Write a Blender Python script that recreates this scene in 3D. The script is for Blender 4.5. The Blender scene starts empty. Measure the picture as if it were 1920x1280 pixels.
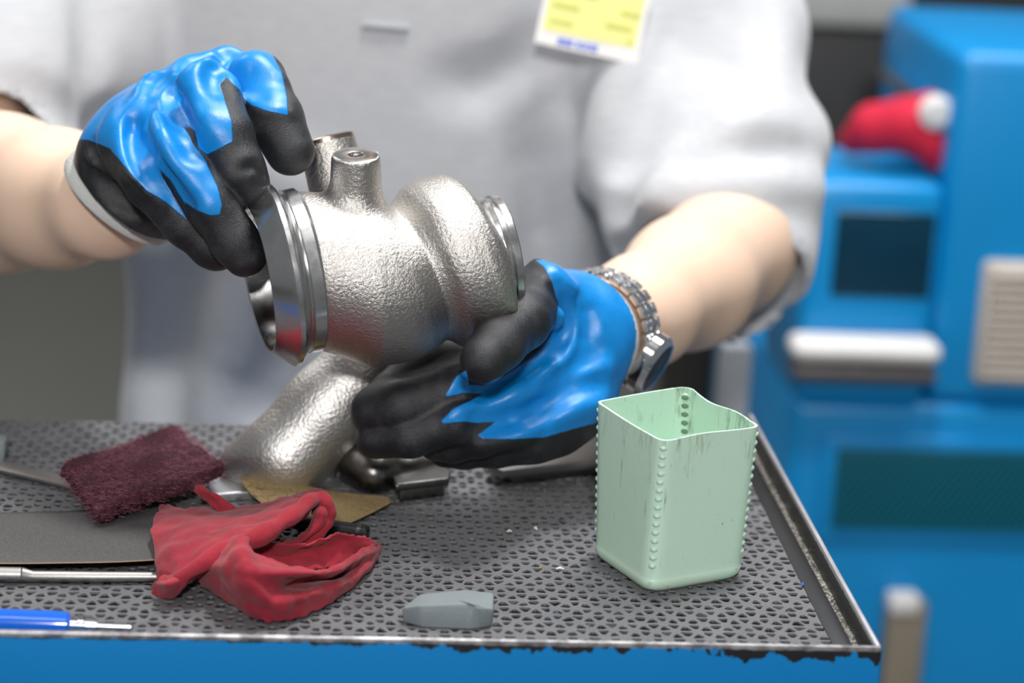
import bpy, bmesh, math, random
import numpy as np
from mathutils import Vector, Matrix, noise
from math import sin, cos, pi, radians, sqrt

random.seed(4)
rng = np.random.default_rng(7)
SC = bpy.context.scene
COL = SC.collection
Z0 = 0.90                                   # height of the mat surface above the floor

# ------------------------------------------------------------------ camera
FPX = 85 / 36 * 1920
_p, _y, _r = radians(16), radians(5.2), radians(3.1)
CAM = np.array([0.0, 0.0, Z0 + 0.5])
FW = np.array([sin(_y) * cos(_p), cos(_y) * cos(_p), -sin(_p)])
_rt = np.cross(FW, [0, 0, 1]); _rt /= np.linalg.norm(_rt)
_up = np.cross(_rt, FW)
UP = _up * cos(_r) - _rt * sin(_r)
RT = _rt * cos(_r) + _up * sin(_r)
cd = bpy.data.cameras.new('camera')
cd.lens = 85; cd.sensor_width = 36; cd.sensor_fit = 'HORIZONTAL'
cd.clip_start = 0.05; cd.clip_end = 60
cd.dof.use_dof = True; cd.dof.focus_distance = 1.352; cd.dof.aperture_fstop = 4.2
cam = bpy.data.objects.new('camera', cd); COL.objects.link(cam)
M = Matrix.Identity(4)
for i in range(3):
    M[i][0], M[i][1], M[i][2], M[i][3] = RT[i], UP[i], -FW[i], CAM[i]
cam.matrix_world = M
SC.camera = cam

# ------------------------------------------------------------------ light
wd = bpy.data.worlds.new('world'); SC.world = wd; wd.use_nodes = True
bgn = wd.node_tree.nodes['Background']
bgn.inputs[0].default_value = (0.90, 0.95, 1.0, 1); bgn.inputs[1].default_value = 0.18
SC.view_settings.view_transform = 'Standard'; SC.view_settings.look = 'None'
SC.view_settings.exposure = 0.0; SC.view_settings.gamma = 1.0
SC.view_settings.use_curve_mapping = False

def area(name, loc, target, sx, sy, power, color=(1, 1, 1)):
    l = bpy.data.lights.new(name, 'AREA'); l.shape = 'RECTANGLE'; l.size = sx; l.size_y = sy
    l.energy = power; l.color = color
    o = bpy.data.objects.new(name, l); COL.objects.link(o); o.location = loc
    o.rotation_euler = (Vector(target) - Vector(loc)).to_track_quat('-Z', 'Y').to_euler()
    return o
area('assumed_overhead_lamp', (0.25, 1.45, 2.75), (0.02, 1.42, 0.95), 0.30, 0.16, 26, (1.0, 0.985, 0.96))  # unseen lamp, assumed from the steep light and shadows on the bench
area('added_ceiling_panel', (-0.35, 0.25, 3.1), (0.1, 1.5, 1.0), 1.2, 0.5, 9, (0.97, 0.985, 1.0))  # added panel, out of view; soft fill from above the front
area('assumed_front_light', (-0.15, -1.55, 2.42), (0.05, 1.5, 1.0), 0.24, 0.18, 60, (1.0, 0.99, 0.975))  # unseen light behind the camera, assumed from where the hand shadows fall
area('added_ceiling_panel', (0.9, 2.4, 3.4), (1.0, 2.6, 0.9), 1.4, 1.0, 54, (0.96, 0.98, 1.0))  # added panel, out of view, to light the blue machines
area('added_ceiling_panel', (-1.6, 3.6, 3.4), (-1.4, 3.7, 0.0), 1.4, 1.0, 30, (0.98, 0.98, 0.96))  # added panel, out of view, to brighten the floor at back left

# ------------------------------------------------------------------ placing helpers
def at(x, y, t):
    """world point seen at photo pixel (x, y) at depth t along the viewing axis"""
    return CAM + t * (FW + RT * (x - 960) / FPX - UP * (y - 640) / FPX)
def ray(x, y):
    return FW + RT * (x - 960) / FPX - UP * (y - 640) / FPX
def tz(x, y, h=0.0):
    """world point of a pixel on the plane h metres above the mat"""
    d = ray(x, y); return CAM + d * ((Z0 + h - CAM[2]) / d[2])
def onY(x, y, Y):
    d = ray(x, y); return CAM + d * (Y / d[1])
def proj(P):
    d = np.asarray(P) - CAM
    t = d @ FW
    return 960 + FPX * (d @ RT) / t, 640 - FPX * (d @ UP) / t, t

# ------------------------------------------------------------------ object helpers
def tag(o, label=None, cat=None, group=None, kind=None):
    if label: o['label'] = label
    if cat: o['category'] = cat
    if group: o['group'] = group
    if kind: o['kind'] = kind
    return o
def link(o, parent=None):
    COL.objects.link(o)
    if parent is not None:
        o.parent = parent
        o.matrix_parent_inverse = parent_inv(parent)
    return o
def parent_inv(p):
    m = Matrix.Identity(4)
    q = p
    while q is not None:
        m = q.matrix_parent_inverse @ q.matrix_basis @ m if q.parent is not None else q.matrix_basis @ m
        q = q.parent
    return m.inverted()
def empty(name, loc):
    o = bpy.data.objects.new(name, None); o.location = loc; o.empty_display_size = 0.05
    COL.objects.link(o); return o
def obj(name, me, mat, parent=None, smooth=True):
    me.materials.append(mat)
    if smooth:
        me.polygons.foreach_set('use_smooth', [True] * len(me.polygons))
    o = bpy.data.objects.new(name, me)
    return link(o, parent)
def mesh_pd(name, verts, faces):
    me = bpy.data.meshes.new(name)
    me.from_pydata([tuple(v) for v in verts], [], [tuple(f) for f in faces]); me.update()
    return me
def bm_mesh(name, bm):
    bmesh.ops.recalc_face_normals(bm, faces=bm.faces[:])
    me = bpy.data.meshes.new(name); bm.to_mesh(me); bm.free(); return me
def auto_smooth(me, ang=35):
    for p in me.polygons: p.use_smooth = True
    bm = bmesh.new(); bm.from_mesh(me)
    for e in bm.edges:
        e.smooth = not (len(e.link_faces) == 2 and e.calc_face_angle(0) > radians(ang))
    bm.to_mesh(me); bm.free(); return me
def box_mesh(name, c, s, bevel=0.0, seg=2, rotz=0.0):
    bm = bmesh.new(); bmesh.ops.create_cube(bm, size=1)
    bmesh.ops.scale(bm, vec=Vector(s), verts=bm.verts)
    if bevel > 0:
        bmesh.ops.bevel(bm, geom=bm.edges[:], offset=bevel, segments=seg, profile=0.5, affect='EDGES')
    if rotz: bmesh.ops.rotate(bm, cent=(0, 0, 0), matrix=Matrix.Rotation(rotz, 3, 'Z'), verts=bm.verts)
    bmesh.ops.translate(bm, vec=Vector(c), verts=bm.verts)
    return auto_smooth(bm_mesh(name, bm))
def prism_mesh(name, pts, z0, z1, bevel=0.0, seg=3):
    """pts: (x, y) outline in world; z0, z1 world heights"""
    bm = bmesh.new()
    vs = [bm.verts.new((p[0], p[1], z0)) for p in pts]
    f = bm.faces.new(vs)
    r = bmesh.ops.extrude_face_region(bm, geom=[f])
    top = [g for g in r['geom'] if isinstance(g, bmesh.types.BMVert)]
    for v in top: v.co.z = z1
    if bevel > 0:
        bmesh.ops.bevel(bm, geom=bm.edges[:], offset=bevel, segments=seg, profile=0.5, affect='EDGES')
    return auto_smooth(bm_mesh(name, bm))
def lathe_mesh(name, prof, O, A, U, n=96, closed=False, ang=25):
    """prof: (s, r) along axis A from origin O"""
    O, A, U = np.asarray(O), np.asarray(A), np.asarray(U); T = np.cross(A, U)
    vs = []; fs = []
    m = len(prof)
    for s, r in prof:
        for k in range(n):
            a = 2 * pi * k / n
            vs.append(O + A * s + (U * cos(a) + T * sin(a)) * r)
    rows = m if closed else m - 1
    for i in range(rows):
        for k in range(n):
            a, b = i * n + k, i * n + (k + 1) % n
            j = (i + 1) % m
            fs.append((a, b, j * n + (k + 1) % n, j * n + k))
    me = mesh_pd(name, vs, fs)
    bm = bmesh.new(); bm.from_mesh(me)
    if not closed:
        bmesh.ops.contextual_create(bm, geom=[e for e in bm.edges if e.is_boundary])
    bmesh.ops.recalc_face_normals(bm, faces=bm.faces[:]); bm.to_mesh(me); bm.free()
    return auto_smooth(me, ang)
def tube_mesh(name, pts, rad, n=12, cap=True):
    pts = [np.asarray(p, float) for p in pts]; vs = []; fs = []
    if np.isscalar(rad): rad = [rad] * len(pts)
    ref = np.array([0.13, 0.27, 0.95])
    for i, p in enumerate(pts):
        d = pts[min(i + 1, len(pts) - 1)] - pts[max(i - 1, 0)]; d /= np.linalg.norm(d)
        u = np.cross(d, ref); u /= np.linalg.norm(u); w = np.cross(d, u)
        for k in range(n):
            a = 2 * pi * k / n
            vs.append(p + (u * cos(a) + w * sin(a)) * rad[i])
    for i in range(len(pts) - 1):
        for k in range(n):
            fs.append((i * n + k, i * n + (k + 1) % n, (i + 1) * n + (k + 1) % n, (i + 1) * n + k))
    if cap:
        fs.append(tuple(range(n))[::-1]); fs.append(tuple(range((len(pts) - 1) * n, len(pts) * n)))
    return auto_smooth(mesh_pd(name, vs, fs), 50)
def join_meshes(name, mes):
    bm = bmesh.new()
    for m in mes: bm.from_mesh(m)
    me = bpy.data.meshes.new(name); bm.to_mesh(me); bm.free(); return me

# ------------------------------------------------------------------ implicit surfaces
class Field:
    def __init__(s, lo, hi, h):
        s.lo = np.asarray(lo, float); s.h = h
        s.n = np.maximum(2, np.ceil((np.asarray(hi, float) - s.lo) / h).astype(int) + 1)
        s.ax = [(s.lo[i] + h * np.arange(s.n[i])).astype(np.float32) for i in range(3)]
        s.F = np.full(s.n, 0.05 if h < .01 else 0.3, np.float32)
    def sl(s, lo, hi):
        i0 = np.clip(np.floor((lo - s.lo) / s.h).astype(int), 0, s.n)
        i1 = np.clip(np.ceil((hi - s.lo) / s.h).astype(int) + 1, 0, s.n)
        return tuple(slice(a, b) for a, b in zip(i0, i1))
    def xyz(s, sl):
        return (s.ax[0][sl[0]][:, None, None], s.ax[1][sl[1]][None, :, None], s.ax[2][sl[2]][None, None, :])
    def put(s, sl, d, k, op='u'):
        f = s.F[sl]
        if f.size == 0: return
        if op == 'u':
            if k > 0:
                h = np.clip(0.5 + 0.5 * (f - d) / k, 0, 1); s.F[sl] = f + (d - f) * h - k * h * (1 - h)
            else: s.F[sl] = np.minimum(f, d)
        else:                                   # subtract d, smooth
            d = -d
            if k > 0:
                h = np.clip(0.5 - 0.5 * (f - d) / k, 0, 1); s.F[sl] = f + (d - f) * h + k * h * (1 - h)
            else: s.F[sl] = np.maximum(f, d)
    def cap(s, a, b, ra, rb=None, k=0.004, op='u'):
        a = np.asarray(a, np.float32); b = np.asarray(b, np.float32); rb = ra if rb is None else rb
        R = max(ra, rb) + k * 2 + 3 * s.h
        sl = s.sl(np.minimum(a, b) - R, np.maximum(a, b) + R)
        X, Y, Z = s.xyz(sl); v = b - a; L = float(v @ v) + 1e-12
        x, y, z = X - a[0], Y - a[1], Z - a[2]
        t = np.clip((x * v[0] + y * v[1] + z * v[2]) / L, 0, 1)
        d = np.sqrt((x - t * v[0]) ** 2 + (y - t * v[1]) ** 2 + (z - t * v[2]) ** 2) - (ra + t * (rb - ra))
        s.put(sl, d, k, op)
    def chain(s, pts, k=0.004, op='u'):
        """pts: (point, radius)"""
        for (a, ra), (b, rb) in zip(pts[:-1], pts[1:]): s.cap(a, b, ra, rb, k, op)
    def path(s, runs, k, op='u'):
        """runs of (point, radius): one distance for the whole run, applied once"""
        for run in runs:
            if len(run) < 2: continue
            P = np.array([p for p, r in run]); Rm = max(r for p, r in run) + 2 * k + 3 * s.h
            sl = s.sl(P.min(0) - Rm, P.max(0) + Rm); X, Y, Z = s.xyz(sl); D = None
            for (a, ra), (b, rb) in zip(run[:-1], run[1:]):
                a = np.asarray(a, np.float32); v = np.asarray(b, np.float32) - a; L = float(v @ v) + 1e-12
                x, y, z = X - a[0], Y - a[1], Z - a[2]
                t = np.clip((x * v[0] + y * v[1] + z * v[2]) / L, 0, 1)
                d = np.sqrt((x - t * v[0]) ** 2 + (y - t * v[1]) ** 2 + (z - t * v[2]) ** 2) - (ra + t * (rb - ra))
                D = d if D is None else np.minimum(D, d)
            s.put(sl, D.astype(np.float32), k, op)
    def ell(s, c, axes, rad, k=0.004, op='u'):
        """ellipsoid: axes 3x3 rows, rad 3"""
        c = np.asarray(c, float); R = max(rad) + 2 * k + 3 * s.h
        sl = s.sl(c - R, c + R); X, Y, Z = s.xyz(sl)
        x, y, z = X - np.float32(c[0]), Y - np.float32(c[1]), Z - np.float32(c[2])
        q = [(x * A[0] + y * A[1] + z * A[2]) / r for A, r in zip(np.asarray(axes, np.float32), rad)]
        l = np.sqrt(q[0] ** 2 + q[1] ** 2 + q[2] ** 2)
        g = np.sqrt((q[0] / rad[0]) ** 2 + (q[1] / rad[1]) ** 2 + (q[2] / rad[2]) ** 2) + 1e-6
        s.put(sl, (l * (l - 1) / g).astype(np.float32), k, op)
    def fun(s, f, k=0.0, op='u', lo=None, hi=None):
        sl = s.sl(np.asarray(lo), np.asarray(hi)) if lo is not None else (slice(None),) * 3
        X, Y, Z = s.xyz(sl)
        s.put(sl, f(X, Y, Z).astype(np.float32), k, op)
    def mesh(s, name, smooth=1):
        F = s.F; n = s.n
        F[0], F[-1], F[:, 0], F[:, -1], F[:, :, 0], F[:, :, -1] = [np.float32(1e-3)] * 6 if False else (np.maximum(F[0], 1e-4), np.maximum(F[-1], 1e-4), np.maximum(F[:, 0], 1e-4), np.maximum(F[:, -1], 1e-4), np.maximum(F[:, :, 0], 1e-4), np.maximum(F[:, :, -1], 1e-4))
        ins = F < 0
        c = np.zeros(tuple(n - 1), np.int8)
        offs = [(i, j, k) for i in (0, 1) for j in (0, 1) for k in (0, 1)]
        def sh(a, o): return a[o[0]:n[0] - 1 + o[0], o[1]:n[1] - 1 + o[1], o[2]:n[2] - 1 + o[2]]
        for o in offs: c += sh(ins, o)
        act = (c > 0) & (c < 8)
        idx = np.argwhere(act); N = len(idx)
        vid = np.full(act.shape, -1, np.int64); vid[act] = np.arange(N)
        val = {o: F[idx[:, 0] + o[0], idx[:, 1] + o[1], idx[:, 2] + o[2]].astype(float) for o in offs}
        P = np.zeros((N, 3)); W = np.zeros(N)
        for o in offs:
            for a in range(3):
                if o[a]: continue
                q = list(o); q[a] = 1; q = tuple(q)
                f0, f1 = val[o], val[q]; m = (f0 < 0) != (f1 < 0)
                t = np.where(m, f0 / np.where(m, f0 - f1, 1), 0)
                p = np.array(o, float)[None].repeat(N, 0); p[:, a] += t
                P += p * m[:, None]; W += m
        P = idx + P / W[:, None]
        V = s.lo + s.h * P
        quads = []
        for a in range(3):
            b, d = (a + 1) % 3, (a + 2) % 3
            s0 = [slice(None)] * 3; s1 = [slice(None)] * 3
            s0[a] = slice(0, -1); s1[a] = slice(1, None)
            e = ins[tuple(s0)] != ins[tuple(s1)]
            ee = np.argwhere(e)
            ok = (ee[:, b] > 0) & (ee[:, d] > 0) & (ee[:, b] < n[b] - 1) & (ee[:, d] < n[d] - 1)
            ee = ee[ok]
            def v(db, dd):
                q = ee.copy(); q[:, b] += db; q[:, d] += dd
                return vid[q[:, 0], q[:, 1], q[:, 2]]
            Q = np.stack([v(-1, -1), v(0, -1), v(0, 0), v(-1, 0)], 1)
            flip = ~ins[ee[:, 0], ee[:, 1], ee[:, 2]]
            Q[flip] = Q[flip][:, ::-1]
            quads.append(Q)
        Q = np.concatenate(quads)
        Q = Q[(Q >= 0).all(1)]
        for _ in range(smooth):                 # light Laplacian smoothing
            S = np.zeros_like(V); C = np.zeros(N)
            for i in range(4):
                a, b = Q[:, i], Q[:, (i + 1) % 4]
                for k in range(3):
                    S[:, k] += np.bincount(a, V[b, k], N) + np.bincount(b, V[a, k], N)
                C += np.bincount(a, minlength=N) + np.bincount(b, minlength=N)
            V = 0.5 * V + 0.5 * S / np.maximum(C, 1)[:, None]
        me = bpy.data.meshes.new(name)
        me.vertices.add(N); me.vertices.foreach_set('co', V.astype(np.float32).ravel())
        me.loops.add(len(Q) * 4); me.loops.foreach_set('vertex_index', Q.astype(np.int32).ravel())
        me.polygons.add(len(Q)); me.polygons.foreach_set('loop_start', np.arange(0, 4 * len(Q), 4, dtype=np.int32))
        me.update(calc_edges=True); me.validate()
        return me, V
def bvh_of(f):
    from mathutils.bvhtree import BVHTree
    g = Field.__new__(Field); g.lo, g.h, g.n, g.F = f.lo, f.h, f.n, f.F.copy()
    me, V = g.mesh('tmp', 1)
    t = BVHTree.FromPolygons([v.co for v in me.vertices], [p.vertices for p in me.polygons])
    bpy.data.meshes.remove(me); return t
def surf(tree, x, y, t0):
    d = Vector(ray(x, y)); h = tree.ray_cast(Vector(CAM), d.normalized())
    return np.array(h[0]) if h[0] is not None else at(x, y, t0)
def draped(f, tree, pts, r, k, op, off, jump):
    """a crease or ridge running along the surface below a curve; it fades out at both ends"""
    P = spline(pts, 6 * (len(pts) - 1) + 1); n = len(P); runs = [[]]
    for i, (x, y) in enumerate(P):
        d = Vector(ray(x, y)); h = tree.ray_cast(Vector(CAM), d.normalized())
        if h[0] is None: runs.append([]); continue
        e = min(1.0, 4.0 * min(i, n - 1 - i) / (n - 1))
        q = np.array(h[0]) + FW * (off + (k * 350 * (1 - e) if op == 'u' else -k * 350 * (1 - e))) * .001
        if runs[-1] and np.linalg.norm(q - runs[-1][-1][0]) > jump: runs.append([])
        runs[-1].append((q, r * .001))
    f.path(runs, k, op)
def vattr(me, name, vals):
    a = me.attributes.new(name, 'FLOAT', 'POINT'); a.data.foreach_set('value', np.asarray(vals, np.float32))
def poly_sd(px, py, poly):
    """signed distance to a 2-D polygon, positive inside"""
    P = np.asarray(poly, float); d = np.full(px.shape, 1e9); ins = np.zeros(px.shape, bool)
    for (ax, ay), (bx, by) in zip(P, np.roll(P, -1, 0)):
        vx, vy = bx - ax, by - ay
        t = np.clip(((px - ax) * vx + (py - ay) * vy) / (vx * vx + vy * vy + 1e-9), 0, 1)
        d = np.minimum(d, np.hypot(px - ax - t * vx, py - ay - t * vy))
        c = ((ay > py) != (by > py)) & (px < (bx - ax) * (py - ay) / ((by - ay) if by != ay else 1e-9) + ax)
        ins ^= c
    return np.where(ins, d, -d)
def spline(ctrl, n):
    """Catmull-Rom through ctrl along axis 0, n samples"""
    P = np.asarray(ctrl, float); m = len(P)
    E = np.concatenate([[2 * P[0] - P[1]], P, [2 * P[-1] - P[-2]]])
    u = np.linspace(0, m - 1, n); i = np.minimum(u.astype(int), m - 2); t = u - i
    t = t.reshape((-1,) + (1,) * (P.ndim - 1))
    a, b, c, d = E[i], E[i + 1], E[i + 2], E[i + 3]
    return 0.5 * (2 * b + (c - a) * t + (2 * a - 5 * b + 4 * c - d) * t ** 2 + (3 * b - a - 3 * c + d) * t ** 3)
def patch(ctrl, nu, nv):
    P = spline(ctrl, nu)                                # (nu, m, 3)
    P = spline(P.transpose(1, 0, 2), nv).transpose(1, 0, 2)
    vs = P.reshape(-1, 3)
    fs = [(i * nv + j, i * nv + j + 1, (i + 1) * nv + j + 1, (i + 1) * nv + j) for i in range(nu - 1) for j in range(nv - 1)]
    return vs, fs
def add_mod(o, kind, **kw):
    m = o.modifiers.new(kind.lower(), kind)
    for k, v in kw.items(): setattr(m, k, v)
    return m

# ------------------------------------------------------------------ materials
class NT:
    def __init__(s, name):
        s.m = bpy.data.materials.new(name); s.m.use_nodes = True
        s.t = s.m.node_tree; s.b = s.t.nodes['Principled BSDF']
        s.co = s.n('ShaderNodeTexCoord').outputs['Object']
    def n(s, kind, **kw):
        x = s.t.nodes.new(kind)
        for k, v in kw.items(): setattr(x, k, v)
        return x
    def l(s, a, b): s.t.links.new(a, b)
    def noise(s, scale, detail=4, rough=0.55, vec=None):
        x = s.n('ShaderNodeTexNoise'); x.inputs['Scale'].default_value = scale
        x.inputs['Detail'].default_value = detail; x.inputs['Roughness'].default_value = rough
        s.l(vec or s.co, x.inputs['Vector']); return x.outputs['Fac']
    def vor(s, scale, feature='F1', rnd=1.0):
        x = s.n('ShaderNodeTexVoronoi', feature=feature); x.inputs['Scale'].default_value = scale
        x.inputs['Randomness'].default_value = rnd
        s.l(s.co, x.inputs['Vector']); return x.outputs['Distance']
    def ramp(s, fac, stops):
        x = s.n('ShaderNodeValToRGB'); e = x.color_ramp.elements
        while len(e) < len(stops): e.new(0.5)
        for q, (p, c) in zip(e, stops):
            q.position = p; q.color = (*c, 1) if len(c) == 3 else c
        s.l(fac, x.inputs['Fac']); return x.outputs['Color']
    def rng(s, fac, a, b, c, d):
        x = s.n('ShaderNodeMapRange'); x.clamp = True
        for k, v in zip(('From Min', 'From Max', 'To Min', 'To Max'), (a, b, c, d)): x.inputs[k].default_value = v
        s.l(fac, x.inputs['Value']); return x.outputs['Result']
    def mix(s, fac, a, b):
        x = s.n('ShaderNodeMix', data_type='RGBA')
        for sock, v in ((x.inputs['Factor'], fac), (x.inputs['A'], a), (x.inputs['B'], b)):
            if hasattr(v, 'is_linked'): s.l(v, sock)
            elif isinstance(v, (int, float)): sock.default_value = v
            else: sock.default_value = (*v, 1)
        return x.outputs['Result']
    def math(s, op, a, b=0.0):
        x = s.n('ShaderNodeMath', operation=op)
        for sock, v in zip(x.inputs, (a, b)):
            if hasattr(v, 'is_linked'): s.l(v, sock)
            else: sock.default_value = v
        return x.outputs[0]
    def attr(s, name):
        x = s.n('ShaderNodeAttribute'); x.attribute_name = name; return x.outputs['Fac']
    def bump(s, h, strength, dist, prev=None):
        x = s.n('ShaderNodeBump')
        if hasattr(strength, 'is_linked'): s.l(strength, x.inputs['Strength'])
        else: x.inputs['Strength'].default_value = strength
        x.inputs['Distance'].default_value = dist
        s.l(h, x.inputs['Height'])
        if prev is not None: s.l(prev, x.inputs['Normal'])
        return x.outputs['Normal']
    def set(s, **kw):
        names = dict(color='Base Color', rough='Roughness', metal='Metallic', normal='Normal', spec='Specular IOR Level',
                     sss='Subsurface Weight', coat='Coat Weight', coatr='Coat Roughness', sheen='Sheen Weight', aniso='Anisotropic')
        for k, v in kw.items():
            sock = s.b.inputs[names[k]]
            if hasattr(v, 'is_linked'): s.l(v, sock)
            elif isinstance(v, tuple): sock.default_value = (*v, 1)
            else: sock.default_value = v
        return s
def simple(name, color, rough=0.5, metal=0.0, var=0.12, scale=40, bump=0.0, bscale=300, bdist=0.0005, **kw):
    t = NT(name); f = t.noise(scale, 5)
    a = tuple(c * (1 - var) for c in color); b = tuple(min(1, c * (1 + var)) for c in color)
    t.set(color=t.mix(f, a, b), rough=rough, metal=metal, **kw)
    if bump: t.set(normal=t.bump(t.noise(bscale, 3), bump, bdist))
    return t.m

def m_cast():
    t = NT('cast steel'); big = t.noise(45, 3)
    v = t.noise(540, 4, 0.62); w = t.noise(1500, 3)
    n1 = t.bump(v, 0.75, 0.0009); n2 = t.bump(w, 0.4, 0.0003, n1)
    t.set(color=t.mix(big, (0.47, 0.44, 0.415), (0.58, 0.55, 0.52)), metal=1.0, rough=t.rng(v, 0.3, 0.7, 0.30, 0.42), normal=n2)
    return t.m
def m_turned():
    t = NT('turned steel'); t.set(color=(0.64, 0.635, 0.63), metal=1.0, rough=t.rng(t.noise(60, 4), 0.3, 0.7, 0.16, 0.32)); return t.m
def m_glove():
    t = NT('coated glove'); b = t.attr('blue')
    e = t.math('ADD', b, t.math('MULTIPLY', t.math('SUBTRACT', t.noise(260, 3), 0.5), 3.0))
    f = t.rng(e, -1.2, 1.2, 0, 1)
    fine = t.noise(1500, 3, 0.7); mid = t.noise(90, 4)
    blue = t.mix(mid, (0.0, 0.19, 0.56), (0.008, 0.27, 0.71))
    dust = t.rng(t.noise(34, 5, 0.65), 0.48, 0.68, 0, 0.40)
    black = t.mix(t.math('MULTIPLY', dust, t.rng(fine, 0.4, 0.65, 0.3, 1)), (0.012, 0.013, 0.016), (0.15, 0.143, 0.145))
    col = t.mix(f, black, blue)
    rb = t.rng(mid, 0.35, 0.7, 0.27, 0.42); rk = t.rng(mid, 0.3, 0.7, 0.28, 0.44)
    mr = t.n('ShaderNodeMix'); t.l(f, mr.inputs[0]); t.l(rk, mr.inputs[2]); t.l(rb, mr.inputs[3])
    n1 = t.bump(fine, t.rng(f, 0, 1, 0.75, 0.25), 0.0005); 
    n1 = t.bump(t.noise(130, 4), 0.12, 0.0012, n1)
    n1 = t.bump(f, 0.5, 0.0006, n1)
    t.set(color=col, rough=mr.outputs[0], normal=n1, spec=0.55)
    return t.m
def m_skin():
    t = NT('skin'); t.set(color=t.mix(t.noise(14, 4), (0.80, 0.55, 0.40), (0.88, 0.65, 0.50)), rough=0.5, sss=0.12,
                          normal=t.bump(t.noise(500, 3), 0.1, 0.0005))
    t.b.inputs['Subsurface Radius'].default_value = (0.012, 0.005, 0.003); return t.m
def m_shirt():
    t = NT('grey marl jersey')
    mp = t.n('ShaderNodeMapping'); mp.inputs['Scale'].default_value = (1, 1, 9); t.l(t.co, mp.inputs['Vector'])
    fl = t.noise(60, 5, 0.65, mp.outputs[0])
    t.set(color=t.mix(t.rng(fl, 0.3, 0.7, 0, 1), (0.485, 0.495, 0.52), (0.585, 0.59, 0.61)), rough=0.9, sheen=0.25,
          normal=t.bump(t.noise(900, 3), 0.3, 0.0006), spec=0.2)
    return t.m
def m_paint(name, c, rough=0.35):
    t = NT(name); t.set(color=t.mix(t.noise(9, 4), tuple(x * 0.92 for x in c), tuple(min(1, x * 1.05) for x in c)), rough=rough,
                        normal=t.bump(t.noise(220, 3), 0.06, 0.0006)); return t.m
def m_chip():
    """blue trolley paint, chipped to black primer along the top edge and worn to steel on the very rim"""
    t = NT('chipped blue paint')
    z = t.n('ShaderNodeSeparateXYZ'); g = t.n('ShaderNodeNewGeometry'); t.l(g.outputs['Position'], z.inputs[0])
    hz = z.outputs['Z']; x = z.outputs['X']
    nz = t.noise(75, 4, 0.6)
    edge = t.math('SUBTRACT', hz, t.math('MULTIPLY', t.math('SUBTRACT', nz, 0.57), t.rng(x, -0.05, 0.24, 0.004, 0.040)))
    black = t.rng(edge, Z0 + 0.0120, Z0 + 0.0126, 0, 1)
    steel = t.rng(t.math('ADD', hz, t.math('MULTIPLY', t.noise(160, 4), 0.0025)), Z0 + 0.0138, Z0 + 0.0146, 0, 1)
    blue = t.mix(t.noise(9, 4), (0.0, 0.19, 0.50), (0.0, 0.215, 0.56))
    c1 = t.mix(black, blue, (0.012, 0.012, 0.014))
    c2 = t.mix(steel, c1, t.mix(t.rng(t.noise(90, 4), .4, .6, 0, 1), (0.20, 0.19, 0.195), (0.50, 0.48, 0.49)))
    t.set(color=c2, metal=t.math('MULTIPLY', steel, 0.6), rough=0.36); return t.m
def m_tray():
    t = NT('worn black tray'); z = t.n('ShaderNodeSeparateXYZ'); g = t.n('ShaderNodeNewGeometry'); t.l(g.outputs['Position'], z.inputs[0])
    steel = t.rng(t.math('ADD', z.outputs['Z'], t.math('MULTIPLY', t.noise(160, 4), 0.0025)), Z0 + 0.0136, Z0 + 0.0146, 0, 1)
    low = t.math('MULTIPLY', t.attr('dirt'), t.rng(t.noise(420, 5, .8), .45, .60, 0, 1))
    dk = t.mix(t.noise(25, 5), (0.018, 0.017, 0.016), (0.045, 0.042, 0.038))
    c = t.mix(low, dk, (0.42, 0.40, 0.36)); c = t.mix(steel, c, (0.55, 0.53, 0.56))
    t.set(color=c, rough=t.rng(t.noise(30), .3, .7, .28, .5), metal=t.math('MULTIPLY', steel, .6), normal=t.bump(t.noise(500, 4), .3, .0006)); return t.m
def m_mat():
    t = NT('worn rubber mat')
    z = t.n('ShaderNodeSeparateXYZ'); g = t.n('ShaderNodeNewGeometry'); t.l(g.outputs['Position'], z.inputs[0])
    f = t.noise(30, 6, 0.65); sp = t.noise(900, 3, 0.7)
    top = t.mix(f, (0.095, 0.096, 0.105), (0.175, 0.172, 0.178))
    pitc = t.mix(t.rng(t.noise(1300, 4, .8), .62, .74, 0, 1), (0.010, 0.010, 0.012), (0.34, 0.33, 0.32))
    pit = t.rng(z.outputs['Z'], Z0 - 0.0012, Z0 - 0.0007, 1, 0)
    dust = t.math('MULTIPLY', t.rng(sp, .66, .74, 0, 1), t.rng(f, .4, .7, 0, .8))
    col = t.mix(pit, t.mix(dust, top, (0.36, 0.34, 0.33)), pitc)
    t.set(color=col, rough=t.rng(f, .3, .7, .42, .62), normal=t.bump(t.noise(800, 4), .5, .0006)); return t.m
def m_rag():
    t = NT('red cotton'); w = t.n('ShaderNodeTexWave'); w.inputs['Scale'].default_value = 520; w.inputs['Distortion'].default_value = 1.5
    t.l(t.co, w.inputs['Vector'])
    f = t.noise(40, 6, 0.6)
    t.set(color=t.mix(t.rng(f, .3, .72, 0, 1), (0.24, 0.016, 0.030), (0.41, 0.040, 0.056)), rough=0.95, sheen=0.12,
          normal=t.bump(w.outputs['Fac'], .25, .0004, t.bump(t.noise(700, 4), .5, .0006)), spec=.15); return t.m
def m_pad():
    t = NT('abrasive pad'); f = t.noise(700, 6, 0.75); g = t.noise(60, 4)
    t.set(color=t.mix(t.rng(f, .38, .66, 0, 1), (0.035, 0.006, 0.014), t.mix(g, (0.17, 0.03, 0.06), (0.25, 0.06, 0.10))), rough=0.9,
          normal=t.bump(f, 1.0, .0022)); return t.m
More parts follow.
